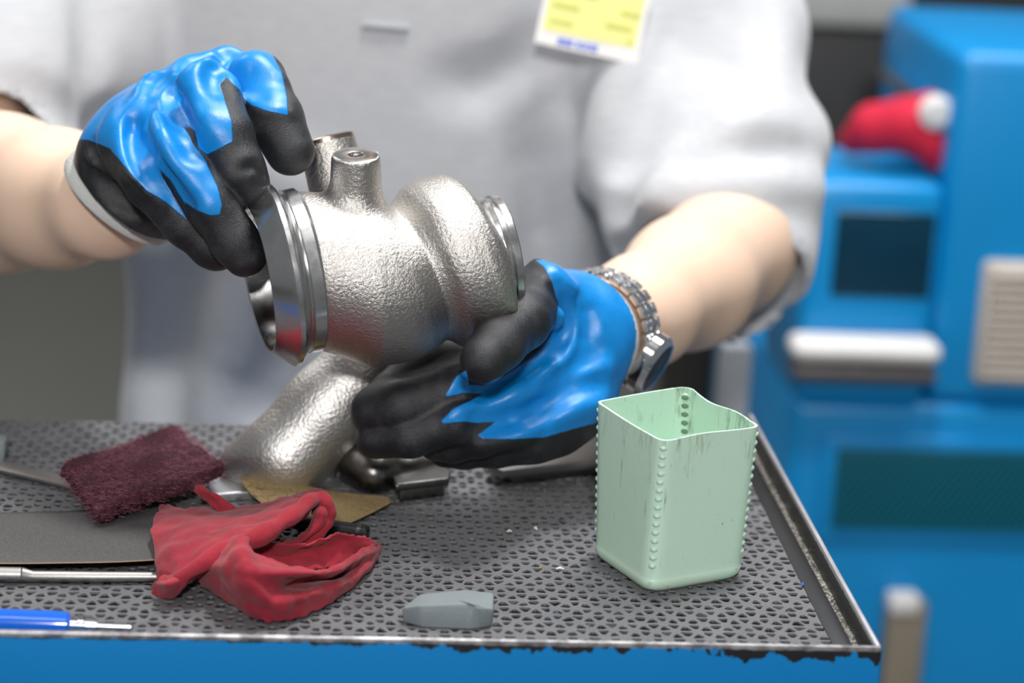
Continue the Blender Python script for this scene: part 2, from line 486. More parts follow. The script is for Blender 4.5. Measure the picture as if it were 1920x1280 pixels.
def m_grit(name, a, b, rough=.75, cr=None):
    t = NT(name); f = t.noise(1600, 3, .7); g = t.noise(25, 5)
    c = t.mix(t.rng(f, .35, .7, 0, 1), a, b)
    if cr: c = t.mix(t.math('MULTIPLY', t.rng(t.vor(170, 'DISTANCE_TO_EDGE'), 0, .06, 1, 0), t.rng(g, .35, .55, 0, .9)), c, cr)
    t.set(color=c, rough=rough, normal=t.bump(f, .7, .0004)); return t.m
def m_cup():
    t = NT('mint plastic'); f = t.noise(18, 5)
    mp = t.n('ShaderNodeMapping'); mp.inputs['Scale'].default_value = (34, 34, 6); t.l(t.co, mp.inputs['Vector'])
    s = t.noise(4.5, 7, .72, mp.outputs[0])
    z = t.n('ShaderNodeSeparateXYZ'); g = t.n('ShaderNodeNewGeometry'); t.l(g.outputs['Position'], z.inputs[0])
    hi = t.rng(z.outputs['Z'], Z0 + .062, Z0 + .096, 0.0, .13)
    smear = t.math('MULTIPLY', t.rng(t.math('ADD', s, hi), .60, .74, 0, .8), t.rng(t.noise(38, 3), .40, .60, 0, 1))
    base = t.mix(f, (0.53, 0.75, 0.59), (0.60, 0.81, 0.66))
    fl = t.rng(t.noise(380, 2), .74, .78, 0, .7)
    yel = t.rng(t.attr('stain'), 0, 1, 0, .8)
    c = t.mix(yel, t.mix(fl, t.mix(smear, base, (0.075, 0.085, 0.07)), (0.04, 0.05, 0.045)), (0.36, 0.40, 0.17))
    t.set(color=c, rough=0.42, sss=0.05, normal=t.bump(t.noise(50, 4), .12, .002)); return t.m

MAT = dict(
    cast=m_cast(), turned=m_turned(), glove=m_glove(), skin=m_skin(), shirt=m_shirt(),
    blue=m_paint('machine blue', (0.0, 0.265, 0.63)), chip=m_chip(), tray=m_tray(), mat=m_mat(), rag=m_rag(), pad=m_pad(),
    blacksand=m_grit('black abrasive paper', (0.045, 0.042, 0.043), (0.16, 0.15, 0.15)),
    brownsand=m_grit('brown abrasive paper', (0.25, 0.165, 0.065), (0.37, 0.26, 0.115), .8, (0.05, 0.035, 0.02)),
    paper=simple('paper backing', (0.42, 0.30, 0.17), .8), cup=m_cup(),
    knit=simple('grey knit', (0.60, 0.60, 0.585), .95, bump=.6, bscale=700, bdist=.001),
    steel=simple('satin steel', (0.36, 0.345, 0.335), .46, 1.0, .12, 60, .15, 700, .0004),
    dark_steel=simple('dark forged steel', (0.19, 0.18, 0.17), .33, 1.0, .2, 50, .35, 260, .0008),
    blasted=simple('blasted steel', (0.72, 0.695, 0.665), .46, 1.0, .12, 120, .7, 500, .0010), bright_steel=simple('milled steel', (0.72, 0.72, 0.74), .38, 1.0, .08, 90),
    chrome=simple('polished steel', (0.80, 0.80, 0.82), .12, 1.0, .05),
    stone=simple('grey abrasive block', (0.19, 0.215, 0.225), .8, 0, .15, 60, .3, 500, .0008),
    black_rubber=simple('black plastic', (0.02, 0.02, 0.022), .35),
    black_paint=simple('black machine enamel', (0.006, 0.006, 0.007), .5),
    beige=simple('beige plastic', (0.56, 0.50, 0.44), .6), white=simple('white enamel', (0.78, 0.76, 0.74), .45),
    darkgrey=simple('dark grey plastic', (0.11, 0.10, 0.10), .5), floor=m_paint('olive grey floor', (0.15, 0.15, 0.132), .55),
    wall=m_paint('grey wall', (0.30, 0.30, 0.29), .8), trouser=simple('navy twill', (0.02, 0.025, 0.05), .9),
    screen=simple('tinted glass', (0.0, 0.035, 0.07), .18), grille=simple('dark teal mesh', (0.0, 0.045, 0.085), .5),
    handle=NT('blue acetate').set(color=(0.012, 0.13, 0.62), rough=.12, coat=.6).m,
    yellow=simple('yellow card', (0.80, 0.79, 0.26), .5, 0, .04), ink=simple('blue ink', (0.03, 0.10, 0.60), .6),
    olive_ink=simple('faint print', (0.60, 0.60, 0.13), .6), green_ink=simple('green print', (0.25, 0.62, 0.25), .6),
    cloth_red=simple('bright red cloth', (0.62, 0.012, 0.045), .85), tan=simple('tan latch', (0.32, 0.27, 0.21), .4, .3),
    chipw=simple('pale shaving', (0.70, 0.68, 0.62), .6), greypost=simple('grey post paint', (0.34, 0.36, 0.39), .5),
    pale=simple('pale grey beam', (0.46, 0.46, 0.44), .7),
)

# ================================================================== SETTING
fl = obj('floor', box_mesh('floor', (0.5, 3.2, -0.05), (9, 9, 0.1)), MAT['floor']); tag(fl, kind='structure')
wl = obj('wall_back', box_mesh('wall_back', (0.5, 7.5, 1.6), (9, 0.1, 3.4)), MAT['wall']); tag(wl, kind='structure')

# ================================================================== TROLLEY
XL, XR, YF, YB = -0.44, 0.303, 1.134, 1.525
RIM = Z0 + 0.0155; TF = Z0 - 0.0045
tr = empty('tool_trolley', ((XL + XR) / 2, (YF + YB) / 2, 0))
tag(tr, 'blue tool trolley with worn rim and black tray under the rubber mat', 'tool trolley')
obj('tray', box_mesh('tray', ((XL + XR) / 2, (YF + YB) / 2, TF - 0.003), (XR - XL - .004, YB - YF - .004, 0.006)), MAT['tray'], tr)
def rim(name, c, s, mat): return obj(name, box_mesh(name, c, s, 0.0009, 3), mat, tr)
rim('front_lip', ((XL + XR) / 2, YF + .0014, (RIM + TF) / 2 - .012), (XR - XL, .0028, RIM - TF + .024), MAT['chip'])
rim('side_lip', (XR - .0014, (YF + YB) / 2 + .0015, (RIM + TF) / 2 - .003), (.0028, YB - YF - .003, RIM - TF + .006), MAT['tray'])
rim('side_lip', (XL + .0014, (YF + YB) / 2 + .0015, (RIM + TF) / 2 - .003), (.0028, YB - YF - .003, RIM - TF + .006), MAT['tray'])
# fillet of grime along the side lip
lf = tube_mesh('lip_fillet', [(XR - .004, y, TF + .0015 + .0006 * random.random()) for y in np.linspace(YF + .003, YB - .003, 60)],
    [.0030 + .0008 * random.random() for _ in range(60)], 8)
vattr(lf, 'dirt', [1.0] * len(lf.vertices))
obj('lip_fillet', lf, MAT['tray'], tr)
obj('cabinet', box_mesh('cabinet', ((XL + XR) / 2, (YF + YB) / 2 + .001, 0.50), (XR - XL - .004, YB - YF - .004, 0.76), .003), MAT['chip'], tr)
for k in range(4):
    dz = 0.78 - k * 0.17
    d = obj('drawer', box_mesh('drawer', ((XL + XR) / 2, YF - .004, dz), (XR - XL - .05, .012, 0.15), .003), MAT['blue'], tr)
    obj('handle', box_mesh('handle', ((XL + XR) / 2, YF - .016, dz + .05), (0.4, .014, 0.02), .004), MAT['darkgrey'], d)
for x in (XL + .07, XR - .07):
    for y in (YF + .06, YB - .06):
        obj('caster', lathe_mesh('caster', [(-.015, .01), (-.015, .055), (-.01, .06), (.01, .06), (.015, .055), (.015, .01)], (x, y, .06), (1, 0, 0), (0, 0, 1), 24), MAT['black_rubber'], tr)
        obj('caster_fork', box_mesh('caster_fork', (x, y, .095), (.05, .05, .05), .006), MAT['steel'], tr)

# ------------------------------------------------------------------ rubber mat with triangular pits
def build_mat():
    S = 0.0113; H = S * sqrt(3) / 2
    x0, x1, y0, y1 = XL + .006, XR - .0135, YF + .004, YB - .001
    nr = int((y1 - y0) / H); nc = int((x1 - x0) / S)
    vs = []; fs = []
    grid = {}
    def gv(i, j):
        if (i, j) not in grid:
            grid[i, j] = len(vs)
            vs.append((x0 + S * (j + 0.5 * (i % 2)) + random.gauss(0, .0002), y0 + i * H + random.gauss(0, .0002), random.gauss(0, .00012)))
        return grid[i, j]
    def cell(a, b, c):
        A, B, Cc = (np.array(vs[q]) for q in (a, b, c)); g = (A + B + Cc) / 3
        k = random.uniform(.57, .73); cut = random.uniform(.17, .27)
        dep = -random.choice((random.uniform(.0024, .0038), random.uniform(.0024, .0038), random.uniform(.0012, .0026)))
        crn = [g + (q - g) * k for q in (A, B, Cc)]
        hexa = []
        for q in range(3):
            P, N1, N2 = crn[q], crn[(q + 1) % 3], crn[(q + 2) % 3]
            hexa += [P + (N2 - P) * cut, P + (N1 - P) * cut]
        jit = [np.array([random.gauss(0, .00032), random.gauss(0, .00032), 0]) for _ in range(6)]
        t0 = len(vs)
        for q, jj in zip(hexa, jit): vs.append(tuple(q + jj))
        for q, jj in zip(hexa, jit):
            w = g + (q - g) * .93 + jj; vs.append((w[0], w[1], -.0011))
        for q, jj in zip(hexa, jit):
            w = g + (q - g) * .84 + jj; vs.append((w[0], w[1], dep + random.gauss(0, .0003)))
        abc = (a, b, c)
        for q in range(3):
            h0, h1, h2 = t0 + 2 * q, t0 + 2 * q + 1, t0 + (2 * q + 2) % 6
            fs.append((abc[q], h1, h0)); fs.append((abc[q], abc[(q + 1) % 3], h2, h1))
        for L in (0, 6):
            for q in range(6):
                fs.append((t0 + L + q, t0 + L + (q + 1) % 6, t0 + L + 6 + (q + 1) % 6, t0 + L + 6 + q))
        fs.append(tuple(t0 + 12 + q for q in range(6)))
    for i in range(nr):
        for j in range(nc):
            if i % 2 == 0:
                tri = [(gv(i, j), gv(i, j + 1), gv(i + 1, j)), (gv(i, j + 1), gv(i + 1, j + 1), gv(i + 1, j))]
            else:
                tri = [(gv(i, j), gv(i + 1, j + 1), gv(i + 1, j)), (gv(i, j), gv(i, j + 1), gv(i + 1, j + 1))]
            for t in tri: cell(*t)
    me = mesh_pd('rubber_mat', [(v[0], v[1], v[2] + Z0) for v in vs], fs)
    bm = bmesh.new(); bm.from_mesh(me)
    # skirt down to the tray
    r = bmesh.ops.extrude_edge_only(bm, edges=[e for e in bm.edges if e.is_boundary])
    for v in [g for g in r['geom'] if isinstance(g, bmesh.types.BMVert)]: v.co.z = TF
    bmesh.ops.recalc_face_normals(bm, faces=bm.faces[:])
    bm.to_mesh(me); bm.free()
    o = obj('rubber_mat', auto_smooth(me, 40), MAT['mat'])
    obj('mat_border', box_mesh('mat_border', (XR - .0115, (YF + YB) / 2, (Z0 + .0004 + TF) / 2), (.0110, YB - YF - .008, Z0 + .0004 - TF), .0006), simple('smooth black rubber', (.016, .016, .018), .4, 0, .3, 60), o)
    tag(o, 'grey rubber mat with rows of triangular pits lining the trolley tray', 'rubber mat')
build_mat()

# ================================================================== TURBINE HOUSING
TO = at(525, 514, 1.37)
a_ = 0.26
TA = RT * .982 * sqrt(1 - a_ * a_) + UP * .19 * sqrt(1 - a_ * a_) + FW * a_; TA /= np.linalg.norm(TA)
TU = UP * .982 - RT * .19; TU -= TA * (TU @ TA); TU /= np.linalg.norm(TU)
TT = np.cross(TA, TU)
if TT @ FW > 0: TT = -TT                      # towards the camera
def tl(s, u, t=0.0): return TO + TA * s + TU * u + TT * t
turbo = empty('turbine_housing', tl(.06, -.06))
tag(turbo, 'silver cast turbine housing with polished flanges held up in both gloved hands', 'metal casting')
def build_casting():
    mm = .001
    prof = np.array([(9, 40), (13, 44.5), (18, 46.5), (26, 47.5), (36, 49), (46, 50), (56, 49.5), (64, 48), (70, 45.4), (76, 42.6), (81, 45.0),
                     (86, 49), (91, 51), (99, 51.8), (108, 51.8), (114, 50), (118, 46), (121, 41), (123, 34), (124, 25)], float) * mm
    us = np.array([(9, 0), (16, -1), (28, -5.5), (44, -12.5), (60, -13), (100, -11), (125, -13)], float) * mm
    cs = [tl(.06, -.01)] ; lo = tl(.062, 0) - .125; hi = tl(.062, 0) + .125
    f = Field(lo, hi, .00115)
    def bodyf(X, Y, Z):
        x, y, z = X - TO[0], Y - TO[1], Z - TO[2]
        s = x * TA[0] + y * TA[1] + z * TA[2]; u = x * TU[0] + y * TU[1] + z * TU[2]; t = x * TT[0] + y * TT[1] + z * TT[2]
        u0 = np.interp(s, us[:, 0], us[:, 1]); R = np.interp(s, prof[:, 0], prof[:, 1])
        du = u - u0; ang = np.arctan2(du, t)      # 0 toward camera, pi/2 up
        # crease slants: volute meets barrel earlier on top
        s2 = s + .010 * np.sin(ang) - .002
        R2 = np.interp(s2, prof[:, 0], prof[:, 1])
        w = np.clip((s - .045) / .02, 0, 1); R = R * (1 - w) + R2 * w
        rho = np.sqrt(du * du + t * t)
        top = np.clip(np.sin(ang), 0, 1)
        R = R - .004 * top * np.exp(-((s - .066) / .012) ** 2)       # deeper dip behind the post
        dR = (rho - R) * .86
        return np.maximum(dR, np.maximum(.009 - s, s - .1235))
    f.fun(bodyf)
    # post with drilled top, and rear port
    pa, pb = at(668, 440, 1.372), at(667, 290, 1.352)
    f.cap(pa, pb, .0165, .0136, .010)
    d = (pb - pa) / np.linalg.norm(pb - pa)
    ra, rb = at(655, 420, 1.42), at(612, 262, 1.418)
    f.cap(ra, rb, .019, .0165, .010)
    e = (rb - ra) / np.linalg.norm(rb - ra)
    def cutp(p, n, a, b):
        p = np.asarray(p); lo2, hi2 = p - .025, p + .025
        def g(X, Y, Z):
            pl = -((X - p[0]) * n[0] + (Y - p[1]) * n[1] + (Z - p[2]) * n[2])
            return pl
        sl = f.sl(lo2, hi2); X, Y, Z = f.xyz(sl)
        pl = (X - p[0]) * n[0] + (Y - p[1]) * n[1] + (Z - p[2]) * n[2]
        r = np.sqrt(np.maximum((X - p[0]) ** 2 + (Y - p[1]) ** 2 + (Z - p[2]) ** 2 - pl ** 2, 0))
        sel = np.maximum(np.maximum(-pl, r - .022), pl - .022)
        f.F[sl] = np.maximum(f.F[sl], -sel)
    cutp(pb, d, 0, 0); cutp(rb, e, 0, 0)
    f.cap(pb + d * .002, pb - d * .016, .0042, .0042, .0008, 's')
    f.cap(rb + e * .002, rb - e * .03, .011, .011, .001, 's')
    # bores open at both ends
    f.cap(tl(-.02, 0), tl(.03, -.002), .040, .036, .002, 's')
    f.cap(tl(.105, -.013), tl(.14, -.013), .0265, .0265, .001, 's')
    me, V = f.mesh('casting', 1)
    obj('casting', me, MAT['cast'], turbo)
    return pb, d, rb, e
pb, pd, rb_, re_ = build_casting()
mm = .001
def mmp(L): return [(a * mm, b * mm) for a, b in L]
obj('inlet_flange', lathe_mesh('inlet_flange', mmp([(18, 38.5), (-5, 40.5), (-12.6, 41.6), (-13.4, 42.3), (-13.2, 43.0), (-2.4, 52.4), (-1.4, 53.0), (1.2, 53.0), (2.2, 52.3),
    (6.4, 46.6), (6.8, 45.6), (7.6, 45.4), (8.0, 46.6), (8.6, 47.3), (14.8, 47.3), (15.4, 46.9), (17.2, 45.2), (18, 43)]), TO, TA, TU, 144, True, 22), MAT['turned'], turbo)
obj('outlet_ring', lathe_mesh('outlet_ring', mmp([(112, 26), (121, 35.5), (123.6, 36.2), (124.2, 35.8), (124.6, 34.4), (126.6, 34.2), (127.2, 34.8), (127.8, 36.3), (131.4, 36.3), (132.2, 35.6), (132.4, 33), (132.4, 29), (130, 27), (112, 26)]),
    tl(0, -.013), TA, TU, 128, True, 22), MAT['turned'], turbo)
_u = np.cross(pd, TA); _u /= np.linalg.norm(_u)
obj('boss_face', lathe_mesh('boss_face', mmp([(-3, 4.2), (.35, 4.5), (.55, 5.0), (.55, 11.6), (.2, 12.4), (-2, 12.6)]), pb - pd * .0002, pd, _u, 48, True), MAT['turned'], turbo)
_u = np.cross(re_, TA); _u /= np.linalg.norm(_u)
obj('port_rim', lathe_mesh('port_rim', mmp([(-3, 11.2), (.5, 11.4), (1.2, 12.2), (1.4, 15.2), (.6, 16.4), (-2, 16.6)]), rb_, re_, _u, 48, True), simple('tinted steel', (.42, .33, .28), .3, 1.0), turbo)

# ================================================================== PERSON
def J(x, y, t, r): return (at(x, y, t), r * .001)
# arms: image-left arm (person's right), image-right arm (person's left)
ARM_L = [J(110, -190, 1.95, 50), J(-60, 130, 1.82, 46), J(-110, 375, 1.70, 54), J(0, 362, 1.60, 50), J(110, 372, 1.53, 41), J(205, 380, 1.475, 31), J(235, 372, 1.458, 22)]
ARM_R = [J(1290, -150, 1.95, 48), J(1330, 200, 1.87, 42), J(1366, 462, 1.76, 46), J(1290, 530, 1.66, 43), J(1200, 585, 1.565, 34), J(1102, 626, 1.482, 26), J(1070, 640, 1.468, 20)]
TC = at(690, 420, 1.985)                                  # torso axis point
UZ = np.array([0, 0, 1.0]); UX = np.array([1.0, 0, 0]); UY = np.array([0, 1.0, 0])
YAWT = radians(-3)
def torso(f, grow, k):
    # stack of horizontal ellipses as ellipsoids
    AX = [UX, UY, UZ]
    for dz, rx, ry, rz, dy in ((.20, .205, .118, .20, .0), (.02, .200, .116, .22, -.002), (-.18, .196, .118, .22, -.004), (-.34, .195, .120, .16, 0)):
        f.ell(TC + UZ * dz + UY * dy, AX, (rx + grow, ry + grow, rz + grow), .05)
    for sx in (-1, 1):
        f.cap(TC + UZ * .33 + UX * sx * .03, TC + np.array([sx * .165, .005, .275]), .075 + grow, .07 + grow, .05)
    f.cap(TC + np.array([0, .01, .36]), TC + np.array([0, -.005, .50]), .058 + (grow if grow < 0 else 0), .055 + (grow if grow < 0 else 0), .04)
def build_body():
    pts = [p for p, r in ARM_L + ARM_R]
    lo = np.minimum(np.min(pts, 0), TC - [.3, .18, .75]) - .1; hi = np.maximum(np.max(pts, 0), TC + [.3, .2, .75]) + .1
    f = Field(lo, hi, .0065)
    torso(f, -.03, .04)
    f.chain(ARM_L, .02); f.chain(ARM_R, .02)
    # head
    hc = TC + np.array([0, -.03, .60])
    f.ell(hc, [UX, UY, UZ], (.075, .095, .115), .02)
    f.ell(hc + np.array([0, -.05, -.06]), [UX, UY, UZ], (.05, .05, .06), .03)
    f.cap(hc + np.array([0, -.092, .01]), hc + np.array([0, -.112, -.025]), .009, .014, .012)
    for sx in (-1, 1):
        f.ell(hc + np.array([sx * .077, .005, -.005]), [UX, UY, UZ], (.012, .022, .034), .008)
        f.ell(hc + np.array([sx * .032, -.098, .012]), [UX, UY, UZ], (.018, .012, .010), .006, 's')
        f.ell(hc + np.array([sx * .032, -.086, .012]), [UX, UY, UZ], (.013, .013, .012), .002)
    f.cap(hc + np.array([-.022, -.102, -.062]), hc + np.array([.022, -.102, -.062]), .006, .006, .008)
    # hips and legs
    for sx in (-1, 1):
        f.chain([(TC + np.array([sx * .09, .0, -.36]), .105), (TC + np.array([sx * .11, .0, -.72]), .07)], .05)
    me, V = f.mesh('person', 2)
    o = obj('person', me, MAT['skin'])
    tag(o, 'person in a light grey polo shirt and blue gloves working behind the trolley', 'person')
    hb = Field(hc - .16, hc + .17, .006)
    hb.ell(hc + np.array([0, .012, .028]), [UX, UY, UZ], (.085, .10, .108), .01)
    hb.ell(hc + np.array([0, -.10, -.05]), [UX, UY, UZ], (.10, .10, .10), .02, 's')
    obj('hair', hb.mesh('hair', 1)[0], simple('dark hair', (.02, .015, .012), .6), o)
    return o
person = build_body()

def build_shirt():
    lo = TC - np.array([.43, .36, .42]); hi = TC + np.array([.43, .22, .50])
    f = Field(lo, hi, .0042)
    torso(f, .004, .04)
    # sleeves
    SL = [J(120, -190, 1.955, 92), J(35, 20, 1.875, 84), J(-25, 150, 1.81, 78), J(-48, 270, 1.77, 72)]
    SRr = [J(1255, -170, 1.965, 92), J(1292, 60, 1.915, 80), J(1318, 290, 1.85, 70), J(1340, 420, 1.80, 64), J(1352, 500, 1.775, 60)]
    f.chain(SL, .05); f.chain(SRr, .05)
    A = np.array
    # folds follow the surface: ridges (u) lie just inside it, valleys (s) just outside
    base = bvh_of(f)
    def fold(pts, r, k, op, off=None):
        off = (r * .7 if op == 'u' else -r * .7) if off is None else off
        draped(f, base, pts, r, k, op, off, .03)
    fold([(1505, 250), (1420, 270), (1320, 300), (1215, 372)], 16, .045, 'u')
    fold([(1500, 318), (1420, 300), (1340, 312), (1260, 362)], 14, .045, 's')
    fold([(1505, 350), (1420, 345), (1330, 355), (1250, 380)], 12, .025, 'u')
    fold([(1440, 40), (1380, 160), (1290, 260), (1180, 372)], 16, .05, 'u')
    fold([(1380, 40), (1320, 150), (1240, 240)], 16, .05, 's')
    fold([(1275, -60), (1235, 60), (1190, 170), (1160, 280), (1135, 380)], 15, .05, 's')
    fold([(1225, -60), (1185, 100), (1150, 200), (1120, 330)], 12, .03, 'u')
    fold([(1030, 250), (1050, 380), (1075, 500)], 12, .03, 'u')
    fold([(1000, 250), (1010, 380), (1030, 500)], 14, .03, 's')
    fold([(185, -120), (190, 60), (185, 190), (200, 300)], 12, .03, 's')
    fold([(240, -60), (245, 100), (235, 260)], 14, .03, 'u')
    fold([(0, 150), (90, 180), (170, 232)], 10, .02, 's')
    fold([(560, 330), (480, 560), (420, 760)], 18, .04, 'u')
    fold([(330, 450), (300, 620), (280, 780)], 16, .04, 's')
    fold([(820, 560), (700, 650), (560, 700)], 12, .03, 'u')
    fold([(640, 480), (560, 620), (500, 780)], 12, .03, 's')
    fold([(1000, 110), (940, 150), (860, 170)], 12, .03, 's')
    # sleeve openings
    def hem(chain, a, hemr, arm):
        (p0, r0), (p1, r1) = chain[-2], chain[-1]
        n = p1 - p0; n /= np.linalg.norm(n)
        return p1, n
    def cut(p, n, R):
        sl = f.sl(p - R, p + R); X, Y, Z = f.xyz(sl)
        pl = (X - p[0]) * n[0] + (Y - p[1]) * n[1] + (Z - p[2]) * n[2]
        rr = np.sqrt((X - p[0]) ** 2 + (Y - p[1]) ** 2 + (Z - p[2]) ** 2)
        sel = np.maximum(-pl, rr - R * .92)
        f.F[sl] = np.maximum(f.F[sl], -sel)
    p, n = hem(SL, 0, 0, 0); nL = ARM_L[2][0] - ARM_L[1][0]; nL /= np.linalg.norm(nL)
    cut(at(-10, 300, 1.705), nL, .22)
    nR = ARM_R[2][0] - ARM_R[1][0]; nR /= np.linalg.norm(nR)
    pR = at(1345, 438, 1.735); nR2 = nR - FW * (nR @ FW) * .55 + RT * -.30; nR2 /= np.linalg.norm(nR2)
    cut(pR, nR2, .115)
    f.cap(at(1330, 300, 1.84), at(1356, 560, 1.75), .046, .062, .004, 's')
    f.cap(at(-40, 200, 1.80), at(-60, 350, 1.73), .052, .068, .004, 's')
    # neck opening and bottom hem
    f.cap(TC + np.array([0, -.01, .40]), TC + np.array([0, -.02, .56]), .066, .085, .004, 's')
    me, V = f.mesh('polo_shirt', 2)
    o = obj('polo_shirt', me, MAT['shirt'], person)
    return o
shirt = build_shirt()
def front_of(o, x, y):
    """first hit of the ray through a pixel on object o's mesh (world == local for unparented data)"""
    from mathutils.bvhtree import BVHTree
    key = '_b' + o.data.name
    if key not in globals():
        me = o.data
        globals()[key] = BVHTree.FromPolygons([v.co for v in me.vertices], [p.vertices for p in me.polygons])
    d = Vector(ray(x, y)).normalized()
    h = globals()[key].ray_cast(Vector(CAM), d)
    return (np.array(h[0]), np.array(h[1])) if h[0] is not None else (at(x, y, 1.85), -FW)
# trousers
tf = Field(TC - np.array([.32, .25, 1.02]), TC + np.array([.32, .25, -.30]), .009)
for sx in (-1, 1):
    tf.chain([(TC + np.array([sx * .085, .005, -.38]), .118), (TC + np.array([sx * .10, .005, -.62]), .085), (TC + np.array([sx * .11, .01, -.95]), .065)], .03)
obj('trousers', tf.mesh('trousers', 2)[0], MAT['trouser'], person)

# placket bar and name badge on the shirt
p, n = front_of(shirt, 722, 50)
a0, a1 = front_of(shirt, 678, 46)[0], front_of(shirt, 766, 54)[0]
obj('placket_seam', tube_mesh('placket_seam', [a0 + n * .001, (a0 + a1) / 2 + n * .0015, a1 + n * .001], .0026, 8), simple('seam grey', (.40, .41, .44), .9), shirt)
def badge():
    c, n = front_of(shirt, 1112, 44)
    n = -FW * .9 + UP * .15 + RT * .1; n /= np.linalg.norm(n)
    t = min(proj(front_of(shirt, x, y)[0])[2] for x in (1020, 1070, 1112, 1160, 1210) for y in (2, 30, 60, 95)) - .004
    bl, br, trr = at(1017, 55, t), at(1190, 92, t), at(1213, 12, t)
    ux = br - bl; W = np.linalg.norm(ux); ux /= W
    uy = trr - br; uy -= ux * (uy @ ux); uy /= np.linalg.norm(uy); nn = np.cross(ux, uy)
    Hh = .050
    Mx = Matrix(((ux[0], uy[0], nn[0], bl[0]), (ux[1], uy[1], nn[1], bl[1]), (ux[2], uy[2], nn[2], bl[2]), (0, 0, 0, 1)))
    def bx(name, x0, y0, x1, y1, z0, z1, mat, par):
        me = box_mesh(name, ((x0 + x1) / 2, (y0 + y1) / 2, (z0 + z1) / 2), (x1 - x0, y1 - y0, z1 - z0), .0003, 1)
        me.transform(Mx); return obj(name, me, mat, par)
    b = bx('name_badge', -.004, -.011, W + .004, Hh, -.0015, .0002, MAT['white'], shirt)
    b['label'] = 'yellow name badge pinned to the chest'
    bx('badge_card', 0, 0, W, Hh - .003, .0002, .0007, MAT['yellow'], b)
    for x0, y0, x1, y1, m in ((.004, .006, .022, .0095, 'olive_ink'), (.004, .018, .024, .022, 'olive_ink'), (.046, .011, .066, .015, 'olive_ink'), (.055, .022, .070, .026, 'olive_ink'),
                              (.022, .030, .036, .036, 'green_ink'), (.064, .003, .068, .006, 'olive_ink')):
        bx('print_line', x0, y0, x1, y1, .0007, .0009, MAT[m], b)
    for x0, x1 in ((.013, .018), (.019, .0245), (.027, .031), (.0325, .0365), (.038, .043)):
        bx('print_mark', x0, -.0085, x1, -.0035, .0002, .0006, MAT['ink'], b)
badge()

# ------------------------------------------------------------------ gloves
def glove(name, label, wrist, palm, fingers, ridges, grooves, polys, cutp, cutn, cuffr, t0, axis=None, black=(), h=.00115):
    allp = [p for c in fingers + palm for p, r in c] + [wrist[0]]
    f = Field(np.min(allp, 0) - .036, np.max(allp, 0) + .036, h)
    for c in palm: f.chain(c, .012)
    base = f.F.copy()
    for c in fingers:                         # each finger stays separate from its neighbours
        g = Field(f.lo, f.lo + f.h * (f.n - 1.5), f.h); assert (g.n == f.n).all()
        g.chain(c, .004)
        k = .0035
        # blend finger to palm, hard to other fingers
        hh = np.clip(0.5 + 0.5 * (base - g.F) / .010, 0, 1)
        fp = base + (g.F - base) * hh - .010 * hh * (1 - hh)
        hh = np.clip(0.5 + 0.5 * (f.F - fp) / .0018, 0, 1)
        f.F = f.F + (fp - f.F) * hh - .0018 * hh * (1 - hh)
    tree = bvh_of(f)
    for pts, r, k in ridges: draped(f, tree, pts, r, k * 1.3, 'u', r * .70, .010)
    for pts, r, k in grooves: draped(f, tree, pts, r, k * 1.2, 's', -r * .12, .010)
    X, Y, Z = f.xyz((slice(None),) * 3)
    f.F = np.maximum(f.F, ((X - cutp[0]) * cutn[0] + (Y - cutp[1]) * cutn[1] + (Z - cutp[2]) * cutn[2]).astype(np.float32))
    me, V = f.mesh(name, 2)
    px, py, t = proj(V)
    blue = np.full(len(V), -50.0)
    for pl in polys: blue = np.maximum(blue, poly_sd(px, py, pl))
    for pl in black: blue = np.minimum(blue, -poly_sd(px, py, pl))
    nrm = np.zeros(len(V) * 3, np.float32); me.vertices.foreach_get('normal', nrm); nrm = nrm.reshape(-1, 3)
    facing = -(nrm @ FW)
    blue = np.minimum(blue, (facing + .45) * 40)
    vattr(me, 'blue', blue)
    o = obj(name, me, MAT['glove'], person); o['label'] = label
    u = np.cross(cutn, UZ); u /= np.linalg.norm(u); r = cuffr
    cc = cutp if axis is None else axis + cutn * ((cutp - axis) @ cutn)
    obj('knit_cuff', lathe_mesh('knit_cuff', [(-.010, r - .003), (-.010, r), (0, r + .0006), (.004, r + .0018), (.009, r + .0018), (.011, r + .0008), (.0115, r - .001), (.011, r - .005)], cc, cutn, u, 72, True, 40), MAT['knit'], o)
    return o

JW = J(222, 372, 1.460, 29)
RH_f = [
    [J(428, 155, 1.425, 16), J(480, 152, 1.405, 17), J(514, 222, 1.386, 16.5), J(544, 283, 1.382, 14.2)],
    [J(365, 170, 1.405, 16), J(395, 180, 1.374, 17), J(420, 255, 1.354, 16.5), J(446, 318, 1.352, 15), J(460, 345, 1.356, 14)],
    [J(300, 215, 1.39, 16), J(335, 285, 1.354, 16), J(398, 385, 1.348, 14.5), J(440, 452, 1.351, 13.5), J(459, 478, 1.353, 12.6)],
    [J(235, 275, 1.395, 16), J(285, 345, 1.368, 15), J(350, 420, 1.366, 13), J(396, 462, 1.370, 12), J(408, 470, 1.372, 11.6)],
    [J(290, 385, 1.455, 19), J(375, 400, 1.452, 16), J(440, 415, 1.435, 14), J(470, 430, 1.418, 13)],
]
RH_p = [
    [JW, J(300, 240, 1.455, 24), J(425, 148, 1.435, 18)],
    [JW, J(285, 250, 1.44, 25), J(370, 165, 1.415, 19)],
    [JW, J(255, 275, 1.43, 25), J(305, 205, 1.402, 19)],
    [JW, J(228, 305, 1.425, 22), J(245, 275, 1.400, 18)],
    [JW, J(245, 378, 1.43, 24), J(290, 385, 1.445, 24)],
]
